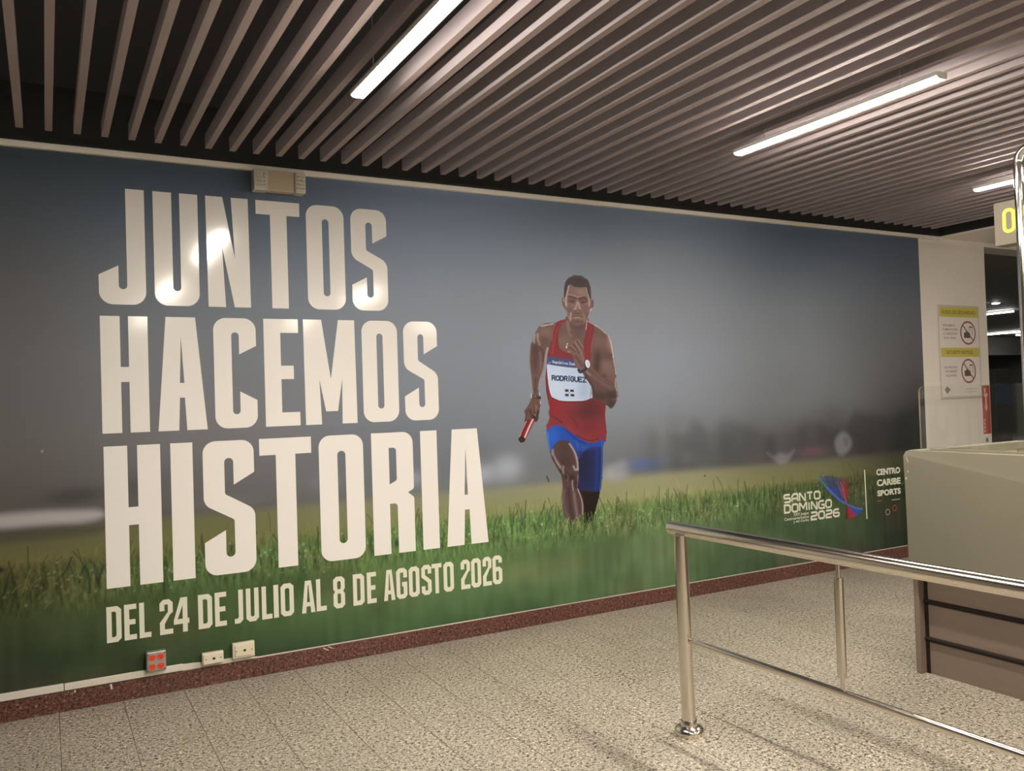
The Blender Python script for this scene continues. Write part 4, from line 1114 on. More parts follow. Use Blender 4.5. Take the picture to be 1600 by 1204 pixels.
["S",[[3180.8,2211.2],[3212.2,2207.1],[3247.6,2198.2]],9.6,[0.0904,0.0549,0.0545],6.72,0.85,"fc",1],
["S",[[3271.4,2195.6],[3299.9,2206.5],[3320.0,2207.1],[3335.3,2187.4]],10.56,[0.0906,0.0509,0.0503],6.72,0.85,"fc",1],
["S",[[3191.2,2176.5],[3210.8,2173.1],[3230.8,2177.0]],6.24,[0.0635,0.038,0.0403],4.8,0.75,"fc",1],
["S",[[3294.5,2172.8],[3314.4,2170.0],[3330.8,2176.5]],6.72,[0.0529,0.0298,0.0329],4.8,0.8,"fc",1],
["S",[[3195.8,2191.7],[3219.5,2190.7]],6.24,[0.2819,0.1955,0.1941],7.9,0.37,"fc",1],
["S",[[3295.0,2186.2],[3323.1,2183.7]],5.76,[0.2922,0.1946,0.1829],7.9,0.37,"fc",1],
["S",[[3314.2,2163.3],[3338.5,2167.3]],6.72,[0.3791,0.2641,0.2545],8.6,0.37,"fc",1],
["S",[[3252.6,2175.0],[3245.5,2148.0],[3236.6,2124.4]],11.52,[0.6001,0.4505,0.4344],13.0,0.5,"fc",1],
["S",[[3263.1,2168.6],[3269.2,2141.9],[3275.6,2123.7]],10.56,[0.6966,0.5375,0.5275],11.5,0.53,"fc",1],
["S",[[3226.7,2125.8],[3232.4,2117.6]],8.64,[0.5753,0.4298,0.4305],8.6,0.43,"fc",1],
["S",[[3227.4,2113.5],[3244.1,2112.9]],6.24,[0.0732,0.0424,0.0413],4.8,0.8,"fc",1],
["S",[[3264.1,2114.4],[3276.2,2117.0]],7.199999999999999,[0.062,0.0339,0.034],4.8,0.85,"fc",1],
["B",3188.7,2113.3,26.2,26.5,0,[0.1625,0.1031,0.0977],0.7,"fc"],
["B",3312.5,2122.9,31.5,30.9,0,[0.1896,0.1172,0.1124],0.7,"fc"],
["B",3247.3,2093.9,42.0,10.6,0,[0.1242,0.0782,0.0747],0.85,"fc"],
["S",[[3199.8,2096.9],[3193.0,2073.4],[3191.8,2043.5]],8.16,[0.6851,0.5309,0.5223],10.1,0.53,"fc",1],
["S",[[3303.4,2095.8],[3310.0,2062.4],[3300.9,2035.4]],8.64,[0.3502,0.2439,0.2352],11.5,0.37,"fc",1],
["S",[[3208.8,2073.1],[3226.6,2074.1],[3250.6,2076.6],[3272.4,2074.4],[3290.4,2073.4]],6.72,[0.0839,0.0509,0.0485],4.8,0.85,"fc",1],
["S",[[3226.2,2064.1],[3250.2,2066.2],[3269.9,2061.6]],8.64,[0.4359,0.3135,0.3076],10.1,0.5,"fc",1],
["B",3246.9,2034.4,47.2,16.8,0,[0.1147,0.0738,0.0729],0.85,"fc"],
["S",[[3209.7,2047.1],[3212.8,2027.2],[3240.0,2011.0],[3276.1,2018.2],[3297.1,2042.0]],11.52,[0.1199,0.0755,0.0749],10.56,0.7,"fc",1],
["S",[[3213.0,2030.5],[3240.5,2024.3],[3276.5,2028.2]],5.76,[0.261,0.1824,0.1817],8.6,0.31,"fc",1],
["S",[[3168.7,2106.2],[3175.2,2073.1],[3189.9,2046.8]],7.68,[0.3377,0.2336,0.2242],10.8,0.37,"fc",1],
["B",3331.0,2083.0,15.8,26.5,0,[0.1536,0.0909,0.0793],0.7,"fc"],
["P",[[3153.8,2203.7],[3147.2,2206.8],[3147.6,2244.9],[3152.8,2278.3],[3163.1,2310.3],[3189.9,2339.6],[3218.0,2351.5],[3236.2,2359.6],[3274.0,2357.9],[3290.1,2360.0],[3309.9,2353.1],[3325.5,2342.0],[3345.4,2332.7],[3358.6,2309.6],[3369.4,2276.2],[3371.9,2239.1],[3369.0,2198.5],[3356.8,2198.2],[3349.8,2224.9],[3341.7,2244.9],[3336.9,2275.0],[3327.1,2280.8],[3302.8,2277.8],[3262.7,2276.4],[3231.0,2280.2],[3209.7,2293.1],[3195.9,2293.9],[3183.8,2286.1],[3174.7,2255.8],[3166.7,2232.3],[3160.2,2208.8]],[0.0821,0.0682,0.0771],5.28,1,None,"hr",1],
["B",3264.3,2316.0,68.2,30.9,0,[0.0756,0.0594,0.0669],0.8,"hr"],
["S",[[3185.7,2332.8],[3234.0,2353.2],[3273.9,2354.9],[3321.4,2338.4]],9.6,[0.1352,0.1152,0.124],9.6,0.6,"hr",1],
["S",[[3363.3,2276.0],[3367.0,2218.7]],6.72,[0.1398,0.1136,0.1151],6.72,0.5,"hr",1]])
FV = np.meshgrid(fig.us, fig.vs)[1]
FU = np.meshgrid(fig.us, fig.vs)[0]
fade = np.clip((FV - 575) / 85, 0, 1)
fig.a *= fade
for k in range(70):
    u = random.uniform(3020, 3330)
    v = random.uniform(560, 610)
    h = random.uniform(40, 110)
    c0 = np.array(random.choice([(.10, .17, .05), (.16, .24, .09), (.07, .12, .035), (.24, .30, .16)])) * 1.1
    l = random.gauss(0, .3) * h
    fig.stroke([(u, v), (u + l * .3, v + h * .6), (u + l, v + h)], random.uniform(4, 7), c0, 5, .75)
fp = fig.mesh('printed_runner', -.0040, M['figure'], mural, .05)
fp['label'] = 'printed runner in red vest and blue shorts carrying a red baton'

# white headline lettering
HEAD = [[["J",[[392.2,2697.8,""],[484.2,2697.8,""],[484.2,2078.0,"R"],[255.6,2078.0,"R"],[255.6,2234.0,""],[351.2,2285.7,""],[351.2,2160.0,"s"],[392.2,2160.0,"s"]]],
["U",[[527.0,2697.8,""],[621.4,2697.8,""],[621.4,2158.6,"s"],[662.3,2158.6,"s"],[662.3,2697.8,""],[756.9,2697.8,""],[756.9,2078.0,"R"],[527.0,2078.0,"R"]]],
["N",[[798.6,2697.8,""],[890.0,2697.8,""],[951.5,2348.3,""],[936.1,2697.8,""],[1029.4,2697.8,""],[1032.5,2078.0,""],[943.3,2078.0,""],[882.3,2417.0,""],[896.0,2078.0,""],[802.8,2078.0,""]]],
["T",[[1072.2,2697.8,""],[1323.3,2697.8,""],[1323.3,2617.7,""],[1247.5,2617.7,""],[1247.5,2078.0,""],[1152.5,2078.0,""],[1152.5,2617.7,""],[1072.2,2617.7,""]]],
["O",[[1361.2,2697.8,"R"],[1590.0,2697.8,"R"],[1590.0,2078.0,"R"],[1361.2,2078.0,"R"]],[[1456.0,2615.9,"s"],[1496.8,2615.9,"s"],[1496.8,2157.1,"s"],[1456.0,2157.1,"s"]]],
["S",[[1632.5,2697.8,"R"],[1860.2,2697.8,"R"],[1860.2,2539.9,""],[1767.3,2489.2,""],[1767.3,2616.6,"s"],[1726.0,2616.6,"s"],[1726.0,2445.6,"r"],[1860.2,2377.3,"R"],[1860.2,2078.0,"R"],[1632.5,2078.0,"R"],[1632.5,2231.7,""],[1726.0,2280.3,""],[1726.0,2157.5,"s"],[1767.3,2157.5,"s"],[1767.3,2326.7,"r"],[1632.5,2399.5,"R"]]]],[["H",[[256.4,2016.6,""],[351.0,2016.6,""],[351.0,1746.7,""],[391.2,1746.7,""],[391.2,2016.6,""],[486.5,2016.6,""],[486.5,1398.0,""],[391.2,1398.0,""],[391.2,1667.0,""],[351.0,1667.0,""],[351.0,1398.0,""],[256.4,1398.0,""]]],
["A",[[577.3,2016.6,""],[729.2,2016.6,""],[781.0,1398.0,""],[674.7,1398.0,""],[666.3,1576.5,""],[641.0,1576.5,""],[633.3,1398.0,""],[528.5,1398.0,""]],[[652.4,1909.8,""],[665.4,1657.1,""],[642.9,1657.1,""]]],
["C",[[823.1,2016.6,"R"],[1054.2,2016.6,"R"],[1054.2,1860.0,""],[959.9,1812.3,""],[959.9,1936.2,"s"],[919.1,1936.2,"s"],[919.1,1475.6,"s"],[959.9,1475.6,"s"],[959.9,1603.4,""],[1054.2,1552.7,""],[1054.2,1398.0,"R"],[823.1,1398.0,"R"]]],
["E",[[1098.2,2016.6,""],[1296.5,2016.6,""],[1296.5,1936.5,""],[1192.8,1936.5,""],[1192.8,1746.3,""],[1265.8,1746.3,""],[1265.8,1668.3,""],[1192.8,1668.3,""],[1192.8,1476.8,""],[1296.5,1476.8,""],[1296.5,1398.0,""],[1098.2,1398.0,""]]],
["M",[[1326.5,2016.6,""],[1435.0,2016.6,""],[1484.4,1665.1,""],[1537.0,2016.6,""],[1637.5,2016.6,""],[1641.3,1398.0,""],[1548.3,1398.0,""],[1553.2,1665.1,""],[1522.6,1473.7,""],[1450.3,1473.7,""],[1414.8,1665.1,""],[1424.4,1398.0,""],[1328.7,1398.0,""]]],
["O",[[1681.7,2016.6,"R"],[1910.2,2016.6,"R"],[1910.2,1398.0,"R"],[1681.7,1398.0,"R"]],[[1775.2,1938.2,"s"],[1815.0,1938.2,"s"],[1815.0,1479.5,"s"],[1775.2,1479.5,"s"]]],
["S",[[1950.9,2016.6,"R"],[2177.6,2016.6,"R"],[2177.6,1862.3,""],[2084.8,1810.6,""],[2084.8,1936.8,"s"],[2045.2,1936.8,"s"],[2045.2,1771.5,"r"],[2177.6,1687.0,"R"],[2177.6,1398.0,"R"],[1950.9,1398.0,"R"],[1950.9,1549.6,""],[2045.2,1602.2,""],[2045.2,1479.7,"s"],[2084.8,1479.7,"s"],[2084.8,1651.9,"r"],[1950.9,1725.8,"R"]]]],[["H",[[259.3,1330.2,""],[372.4,1330.2,""],[372.4,1004.6,""],[420.0,1004.6,""],[420.0,1330.2,""],[533.9,1330.2,""],[533.9,589.6,""],[420.0,589.6,""],[420.0,910.1,""],[372.4,910.1,""],[372.4,589.6,""],[259.3,589.6,""]]],
["I",[[584.9,1330.2,""],[698.1,1330.2,""],[698.1,589.6,""],[584.9,589.6,""]]],
["S",[[750.0,1330.2,"R"],[1025.1,1330.2,"R"],[1025.1,1147.1,""],[911.5,1082.2,""],[911.5,1233.1,"s"],[863.4,1233.1,"s"],[863.4,1033.5,"r"],[1025.1,938.3,"R"],[1025.1,589.6,"R"],[750.0,589.6,"R"],[750.0,772.6,""],[863.4,833.8,""],[863.4,684.1,"s"],[911.5,684.1,"s"],[911.5,889.0,"r"],[750.0,980.6,"R"]]],
["T",[[1056.3,1330.2,""],[1354.2,1330.2,""],[1354.2,1235.1,""],[1260.3,1235.1,""],[1260.3,589.6,""],[1148.2,589.6,""],[1148.2,1235.1,""],[1056.3,1235.1,""]]],
["O",[[1398.4,1330.2,"R"],[1670.2,1330.2,"R"],[1670.2,589.6,"R"],[1398.4,589.6,"R"]],[[1509.8,1236.0,"s"],[1559.5,1236.0,"s"],[1559.5,687.9,"s"],[1509.8,687.9,"s"]]],
["R",[[1722.6,1330.2,""],[1992.1,1330.2,"R"],[1992.1,976.7,"r"],[1951.4,956.2,""],[1992.1,923.6,"r"],[1992.1,589.6,""],[1881.5,589.6,""],[1881.5,894.5,"r"],[1831.9,894.5,""],[1831.9,589.6,""],[1722.6,589.6,""]],[[1833.2,1236.4,""],[1881.0,1236.4,"r"],[1881.0,1035.7,"r"],[1833.2,1013.2,""]]],
["I",[[2043.6,1330.2,""],[2155.6,1330.2,""],[2155.6,589.6,""],[2043.6,589.6,""]]],
["A",[[2261.6,1330.2,""],[2440.5,1330.2,""],[2500.6,589.6,""],[2377.2,589.6,""],[2370.6,813.0,""],[2338.1,813.0,""],[2327.4,589.6,""],[2206.7,589.6,""]],[[2354.1,1208.8,""],[2362.0,907.9,""],[2338.2,907.9,""]]]]]
for ln in HEAD:
    for gph in ln:
        curve_mesh('headline_letter', [rounded([(a / 1000, b / 1000, f) for a, b, f in lp], .068) for lp in gph[1:]], -.0047, M['white'], mural)

# date line: condensed letters with clipped corners
DZ0, DZ1 = .3085, .4945


def date_glyph(ch, x0, x1):
    w_ = x1 - x0
    h = DZ1 - DZ0
    t = .0395 * .62          # stem
    s = .027                 # bar
    c = .018                 # clipped corner
    X = lambda a: x0 + a
    out = []

    def ring(a, b, z0, z1, cl=c, inner=True, corners='1111'):
        o = []
        q = [(a, z0), (b, z0), (b, z1), (a, z1)]
        sg = [(1, 1), (-1, 1), (-1, -1), (1, -1)]
        for i, ((px, pz), (sx, sz)) in enumerate(zip(q, sg)):
            if corners[i] == '1':
                e1, e2 = (px, pz + sz * cl), (px + sx * cl, pz)
                o += [e1, e2] if i in (0, 2) else [e2, e1]
            else:
                o.append((px, pz))
        return o
    I = lambda a, b, z0, z1: [(a, z0), (b, z0), (b, z1), (a, z1)]
    if ch in 'O0':
        out = [ring(0, w_, 0, h), ring(t, w_ - t, s, h - s, .007)]
    elif ch == 'D':
        out = [ring(0, w_, 0, h, corners='0110'), ring(t, w_ - t, s, h - s, .007, corners='0110')]
    elif ch == 'E':
        out = [[(0, 0), (w_, 0), (w_, s), (t, s), (t, h / 2 - s / 2), (w_ * .9, h / 2 - s / 2), (w_ * .9, h / 2 + s / 2), (t, h / 2 + s / 2), (t, h - s), (w_, h - s), (w_, h), (0, h)]]
    elif ch == 'L':
        out = [[(0, 0), (w_, 0), (w_, s), (t, s), (t, h), (0, h)]]
    elif ch == 'I':
        out = [I(0, w_, 0, h)]
    elif ch == 'U':
        out = [[(0, c), (c, 0), (w_ - c, 0), (w_, c), (w_, h), (w_ - t, h), (w_ - t, s + .007), (w_ - t - .007, s), (t + .007, s), (t, s + .007), (t, h), (0, h)]]
    elif ch == 'J':
        out = [[(0, 0), (w_ - c, 0), (w_, c), (w_, h), (w_ - t, h), (w_ - t, s + .007), (w_ - t - .007, s), (0, s)]]
    elif ch == 'T':
        m_ = w_ / 2
        out = [[(m_ - t / 2, 0), (m_ + t / 2, 0), (m_ + t / 2, h - s), (w_, h - s), (w_, h), (0, h), (0, h - s), (m_ - t / 2, h - s)]]
    elif ch == 'A':
        a = w_ * .27
        f = lambda z: a * z / h
        out = [[(0, 0), (t, 0), (t + f(h * .2) * .7, h * .2), (w_ - t - f(h * .2) * .7, h * .2), (w_ - t, 0), (w_, 0), (w_ - a, h), (a, h)],
               [(t + f(h * .33) * .8, h * .33), (w_ - t - f(h * .33) * .8, h * .33), (w_ / 2 + .002, h - s), (w_ / 2 - .002, h - s)]]
    elif ch == '8':
        mid = h * .53
        out = [[(0, c), (c, 0), (w_ - c, 0), (w_, c), (w_, mid - c * .9), (w_ - c * .55, mid), (w_, mid + c * .9), (w_, h - c), (w_ - c, h), (c, h), (0, h - c), (0, mid + c * .9), (c * .55, mid), (0, mid - c * .9)],
               ring(t, w_ - t, s, mid - s * .45, .006), ring(t, w_ - t, mid + s * .45, h - s, .006)]
    elif ch == '2':
        out = [[(0, 0), (w_, 0), (w_, s), (t, s), (t, h * .30), (w_ - c * .8, h * .56), (w_, h * .62), (w_, h - c), (w_ - c, h), (c, h), (0, h - c), (0, h * .68), (t, h * .68), (t, h - s), (w_ - t, h - s), (w_ - t, h * .64), (c * .5, h * .41), (0, h * .35)]]
    elif ch == '4':
        out = [[(w_ * .58, 0), (w_ * .58 + t, 0), (w_ * .58 + t, h * .24), (w_, h * .24), (w_, h * .24 + s), (w_ * .58 + t, h * .24 + s), (w_ * .58 + t, h), (w_ * .45, h), (0, h * .36), (0, h * .24), (w_ * .58, h * .24)],
               [(w_ * .25, h * .24 + s), (w_ * .58, h * .24 + s), (w_ * .58, h * .78)]]
    elif ch == 'G':
        out = [[(0, c), (c, 0), (w_ - c, 0), (w_, c), (w_, h * .54), (w_ * .52, h * .54), (w_ * .52, h * .54 - s), (w_ - t, h * .54 - s), (w_ - t, s), (t, s), (t, h - s), (w_ - t, h - s), (w_ - t, h * .68), (w_, h * .68), (w_, h - c), (w_ - c, h), (c, h), (0, h - c)]]
    elif ch == 'S':
        out = [[(0, c), (c, 0), (w_ - c, 0), (w_, c), (w_, h * .46), (w_ - c, h * .55), (t, h * .66), (t, h - s), (w_ - t, h - s), (w_ - t, h * .7), (w_, h * .7), (w_, h - c), (w_ - c, h), (c, h), (0, h - c), (0, h * .6), (c, h * .52), (w_ - t, h * .4), (w_ - t, s), (t, s), (t, h * .3), (0, h * .3)]]
    elif ch == '6':
        mid = h * .6
        out = [[(0, c), (c, 0), (w_ - c, 0), (w_, c), (w_, mid - c), (w_ - c, mid), (t, mid), (t, h - s), (w_ - t, h - s), (w_ - t, h * .74), (w_, h * .74), (w_, h - c), (w_ - c, h), (c, h), (0, h - c)],
               ring(t, w_ - t, s, mid - s, .006)]
    return [[(x0 + a, DZ0 + b) for a, b in lp] for lp in out]


loops = []
for ch, a, b in [["D",254.3,324.8],
["E",338.3,397.9],
["L",411.0,468.4],
["2",511.2,577.1],
["4",581.3,659.6],
["D",706.8,779.6],
["E",793.9,855.4],
["J",898.3,944.7],
["U",961.4,1030.9],
["L",1047.9,1105.2],
["I",1114.3,1141.9],
["O",1154.2,1228.8],
["A",1274.6,1352.4],
["L",1360.7,1420.4],
["8",1462.4,1532.4],
["D",1582.9,1652.9],
["E",1669.6,1728.6],
["A",1775.9,1848.5],
["G",1857.5,1928.6],
["O",1939.7,2010.1],
["S",2024.1,2091.0],
["T",2094.9,2161.7],
["O",2174.1,2244.7],
["2",2295.0,2360.3],
["0",2368.4,2438.6],
["2",2451.6,2514.9],
["6",2523.2,2593.3]]:
    loops += date_glyph(ch, a / 1000, b / 1000)
curve_mesh('date_lettering', loops, -.0044, M['datewhite'], mural)

# event logo: stroked techno lettering, small print, twisted ribbon emblem, divider, federation name, small marks
TG = {'S': [[(1, 1), (.1, 1), (0, .9), (0, .6), (.1, .52), (.9, .52), (1, .44), (1, .1), (.9, 0), (0, 0)]],
      'A': [[(0, 0), (0, .7), (.3, 1), (.9, 1), (1, .9), (1, 0)], [(0, .38), (1, .38)]],
      'N': [[(0, 0), (0, 1), (.12, 1), (.88, .0), (1, 0), (1, 1)]],
      'T': [[(0, 1), (1, 1)], [(.5, 1), (.5, 0)]],
      'O': [[(.2, 0), (.8, 0), (1, .2), (1, .8), (.8, 1), (.2, 1), (0, .8), (0, .2), (.2, 0)]],
      'D': [[(0, 0), (.75, 0), (1, .25), (1, .75), (.75, 1), (0, 1), (0, 0)]],
      'M': [[(0, 0), (0, 1), (.1, 1), (.5, .35), (.9, 1), (1, 1), (1, 0)]],
      'I': [[(.5, 0), (.5, 1)]],
      'G': [[(1, 1), (.25, 1), (0, .75), (0, .2), (.2, 0), (1, 0), (1, .48), (.5, .48)]],
      '2': [[(0, 1), (.9, 1), (1, .9), (1, .6), (.9, .52), (.1, .46), (0, .38), (0, 0), (1, 0)]],
      '0': [[(.2, 0), (.8, 0), (1, .2), (1, .8), (.8, 1), (.2, 1), (0, .8), (0, .2), (.2, 0)]],
      '6': [[(1, 1), (.25, 1), (0, .75), (0, .2), (.2, 0), (.85, 0), (1, .12), (1, .4), (.85, .52), (0, .52)]]}


def techno(bm, word, x0, x1, z0, z1, wd, y):
    ws = [.22 if c == 'I' else (1.25 if c == 'M' else 1.0) for c in word]
    gp = .34
    tot = sum(ws) + gp * (len(word) - 1)
    u = (x1 - x0 - wd) / tot
    p = x0 + wd / 2
    for c, a in zip(word, ws):
        for stn in TG[c]:
            pts = [(p + q * a * u, z0 + wd / 2 + v * (z1 - z0 - wd)) for q, v in stn]
            cl = pts[0] == pts[-1]
            strip(bm, pts[:-1] if cl else pts, wd, y, cl)
        p += (a + gp) * u


bm = BM()
techno(bm, 'SANTO', 5.172, 5.598, .604, .678, .0155, -.0044)
techno(bm, 'DOMINGO', 5.172, 5.729, .521, .596, .0155, -.0044)
techno(bm, '2026', 5.471, 5.819, .4375, .511, .0165, -.0044)
obj('logo_lettering', bm, M['blob'], mural)
fit_text('logo_small_print', [('XXV Juegos', 5.275, 5.452, .486, .517), ('Centroamericanos', 5.173, 5.454, .4645, .488), ('y del Caribe', 5.273, 5.452, .433, .459)], -.0044, M['blob'], mural, .012)
em = Canvas(np.arange(5560, 6130, 3.0), np.arange(395, 815, 3.0))
em.run([["P",[[5588.3,798.8],[5630.7,721.7],[5698.4,652.8],[5792.2,591.9],[5913.0,539.0],[5802.3,590.6],[5718.5,650.2],[5660.5,717.9],[5627.8,794.0]],[0.1,0.1683,0.2463],9,0.45,None,None,0],
["P",[[5654.7,693.1],[5732.7,627.5],[5814.1,580.7],[5913.0,539.0],[5822.3,579.6],[5748.9,625.4],[5680.6,689.8]],[0.0422,0.0791,0.3727],10,0.6,None,None,0],
["P",[[5913.0,539.0],[6007.8,501.2],[6105.1,483.3],[6091.8,464.0],[6001.3,491.6]],[0.064,0.1324,0.4598],5,1,None,None,0],
["P",[[5627.8,794.0],[5663.9,719.1],[5723.0,651.8],[5805.8,591.8],[5913.0,539.0],[5814.5,590.5],[5740.3,649.4],[5689.6,715.6],[5661.9,789.6]],[0.0829,0.1438,0.2638],9,0.62,None,None,0],
["P",[[5684.8,691.3],[5753.3,626.9],[5825.2,580.6],[5913.0,539.0],[5832.2,579.6],[5767.1,625.0],[5707.1,688.2]],[0.0422,0.0791,0.3727],10,0.6,None,None,0],
["P",[[5913.0,539.0],[6001.3,492.5],[6091.8,464.0],[6075.5,445.1],[5993.2,483.1]],[0.0509,0.1014,0.4296],5,1,None,None,0],
["P",[[5661.9,789.6],[5693.0,716.8],[5744.9,651.0],[5818.0,591.7],[5913.0,539.0],[5829.7,590.7],[5768.0,649.1],[5727.5,714.2],[5707.8,786.3]],[0.064,0.1112,0.2378],9,0.62,None,None,0],
["P",[[5711.2,689.7],[5771.5,626.5],[5835.2,580.7],[5913.0,539.0],[5844.6,579.9],[5790.1,624.9],[5741.2,687.3]],[0.0422,0.0791,0.3727],10,0.6,None,None,0],
["P",[[5913.0,539.0],[5993.3,484.0],[6075.5,445.1],[6053.6,432.8],[5982.4,477.9]],[0.0479,0.0876,0.3727],5,1,None,None,0],
["P",[[5707.8,786.3],[5730.9,715.4],[5772.6,650.7],[5833.1,591.9],[5913.0,539.0],[5843.4,590.6],[5792.9,648.0],[5761.2,711.6],[5748.0,781.4]],[0.0789,0.1163,0.2295],9,0.62,None,None,0],
["P",[[5745.4,688.8],[5794.6,626.5],[5847.6,580.9],[5913.0,539.0],[5855.7,579.8],[5810.8,624.3],[5771.6,685.4]],[0.0422,0.0791,0.3727],10,0.6,None,None,0],
["P",[[5913.0,539.0],[5982.5,478.8],[6053.6,432.8],[6028.9,424.9],[5970.3,474.8]],[0.0956,0.0791,0.2728],5,1,None,None,0],
["P",[[5748.0,781.4],[5764.6,712.8],[5797.5,649.6],[5846.9,591.7],[5913.0,539.0],[5854.1,589.6],[5811.9,645.5],[5786.1,706.7],[5776.6,773.4]],[0.0676,0.0921,0.2214],9,0.62,None,None,0],
["P",[[5775.8,686.9],[5815.3,625.9],[5858.7,580.8],[5913.0,539.0],[5864.5,579.1],[5826.8,622.5],[5794.5,681.5]],[0.0422,0.0791,0.3727],10,0.6,None,None,0],
["P",[[5913.0,539.0],[5970.3,475.8],[6028.9,424.9],[6010.3,416.5],[5961.1,471.5]],[0.2451,0.0566,0.1308],5,1,None,None,0],
["P",[[5776.6,773.4],[5789.6,707.9],[5816.5,647.1],[5857.6,590.8],[5913.0,539.0],[5866.4,589.6],[5834.0,644.7],[5815.7,704.4],[5811.4,768.8]],[0.0912,0.1014,0.2134],9,0.62,None,None,0],
["P",[[5798.7,683.0],[5831.3,624.0],[5867.5,580.1],[5913.0,539.0],[5874.5,579.1],[5845.2,622.1],[5821.3,679.9]],[0.0422,0.0791,0.3727],10,0.6,None,None,0],
["P",[[5913.0,539.0],[5961.2,472.4],[6010.3,416.5],[5986.1,412.7],[5949.1,470.5]],[0.3286,0.0439,0.0931],5,1,None,None,0],
["P",[[5811.4,768.8],[5819.2,705.6],[5838.7,646.3],[5869.9,590.8],[5913.0,539.0],[5877.1,588.6],[5853.1,642.1],[5840.8,699.4],[5840.2,760.7]],[0.1458,0.0967,0.1832],9,0.62,None,None,0],
["P",[[5825.6,681.4],[5849.7,623.6],[5877.5,580.1],[5913.0,539.0],[5883.3,578.4],[5861.3,620.2],[5844.3,676.0]],[0.366,0.05,0.0931],10,0.6,None,None,0],
["P",[[5913.0,539.0],[5949.2,471.4],[5986.1,412.7],[5962.0,411.0],[5937.2,470.5]],[0.347,0.0411,0.0748],5,1,None,None,0],
["P",[[5840.2,760.7],[5844.3,700.6],[5857.8,643.7],[5880.6,589.8],[5913.0,539.0],[5887.9,587.7],[5872.3,639.5],[5866.1,694.4],[5869.2,752.6]],[0.2301,0.0921,0.1429],9,0.62,None,None,0],
["P",[[5848.6,677.5],[5865.8,621.8],[5886.3,579.4],[5913.0,539.0],[5892.2,577.7],[5877.4,618.4],[5867.4,672.0]],[0.366,0.05,0.0931],10,0.6,None,None,0],
["P",[[5913.0,539.0],[5937.2,471.4],[5962.0,411.0],[5941.2,411.0],[5926.8,471.4]],[0.3108,0.0383,0.0552],5,1,None,None,0],
["P",[[5869.2,752.6],[5869.6,695.6],[5877.0,641.1],[5891.4,588.9],[5913.0,539.0],[5898.6,585.8],[5891.4,634.9],[5891.2,686.4],[5898.0,740.3]],[0.3286,0.0711,0.1083],9,0.62,None,None,0],
["P",[[5871.7,673.5],[5881.9,619.9],[5895.2,578.7],[5913.0,539.0],[5900.9,576.2],[5893.4,614.9],[5890.4,665.5]],[0.366,0.05,0.0931],10,0.6,None,None,0],
["P",[[5913.0,539.0],[5926.9,472.3],[5941.2,411.0],[5920.3,410.9],[5916.5,472.2]],[0.2451,0.0439,0.0483],5,1,None,None,0],
["P",[[5898.0,740.3],[5894.7,687.6],[5896.1,636.5],[5902.2,587.0],[5913.0,539.0],[5909.4,584.3],[5910.6,631.3],[5916.5,679.8],[5927.1,730.1]],[0.3196,0.0533,0.0792],9,0.45,None,None,0],
["P",[[5894.7,666.9],[5898.0,616.5],[5904.0,577.2],[5913.0,539.0],[5909.8,575.1],[5909.6,612.3],[5913.6,660.2]],[0.366,0.05,0.0931],10,0.6,None,None,0],
["P",[[5913.0,539.0],[5916.5,473.1],[5920.3,410.9],[5902.5,410.6],[5907.6,472.9]],[0.2018,0.0469,0.0451],5,0.75,None,None,0],
["P",[[5927.1,730.1],[5920.0,681.0],[5915.3,632.9],[5913.0,585.5],[5913.0,539.0],[5921.6,581.7],[5932.7,625.4],[5946.2,669.9],[5962.0,715.3]],[0.2451,0.0411,0.0451],9,0.45,None,None,0],
["P",[[5917.9,661.7],[5914.1,613.8],[5912.8,576.1],[5913.0,539.0],[5919.7,573.1],[5928.0,607.8],[5940.5,652.0]],[0.366,0.05,0.0931],10,0.6,None,None,0],
["P",[[5913.0,539.0],[5907.7,473.9],[5902.5,410.6],[5882.0,414.6],[5897.4,475.8]],[0.1515,0.0566,0.0451],5,0.75,None,None,0],
["S",[[5593.5,790.6],[5651.9,714.8],[5750.7,627.2],[5846.3,560.9],[5912.7,535.0],[5985.7,508.2],[6044.8,488.7],[6104.9,480.0]],12.100000000000001,[0.1,0.1951,0.4912],5,0.85,None,1],
["S",[[5685.6,700.2],[5768.3,629.7],[5852.7,570.4],[5904.3,543.8]],13.2,[0.0606,0.1163,0.5041],5,0.85,None,1],
["S",[[5844.2,728.2],[5880.2,636.7],[5910.8,553.3]],5.5,[0.4813,0.162,0.2463],5,0.85,None,1],
["S",[[5803.3,731.3],[5856.2,630.6],[5907.9,553.6]],5.5,[0.2851,0.1215,0.2728],5,0.85,None,1],
["S",[[5661.5,781.7],[5752.8,663.0],[5853.4,582.4]],5.5,[0.0479,0.0711,0.198],5,0.85,None,1]])
em.mesh('logo_emblem', -.0040, M['figure'], mural)
bm = BM()
strip(bm, [(6.150, .809), (6.156, .387)], .0135, -.0044)
obj('logo_divider', bm, M['blob'], mural)
fit_text('federation_name', [('CENTRO', 6.300, 6.618, .7475, .804), ('CARIBE', 6.302, 6.618, .653, .7125), ('SPORTS', 6.303, 6.616, .566, .6195)], -.0044, M['blob'], mural, .05)
bm = BM()
strip(bm, [(6.297, .527), (6.353, .525)], .0105, -.0044)
obj('small_red_mark', bm, M['logored'], mural)
bm = BM()
strip(bm, [(6.487, .521), (6.600, .520)], .010, -.0044)
obj('small_pale_mark', bm, M['logogrey'], mural)
for cx_, cz_, mt in ((6.430, .42, 'logogrey'), (6.524, .446, 'logored')):
    bm = BM()
    strip(bm, [(cx_ + .026 * cos(a * pi / 12), cz_ + .024 * sin(a * pi / 12)) for a in range(24)], .008, -.0044, True)
    obj('ring_mark', bm, M[mt], mural)

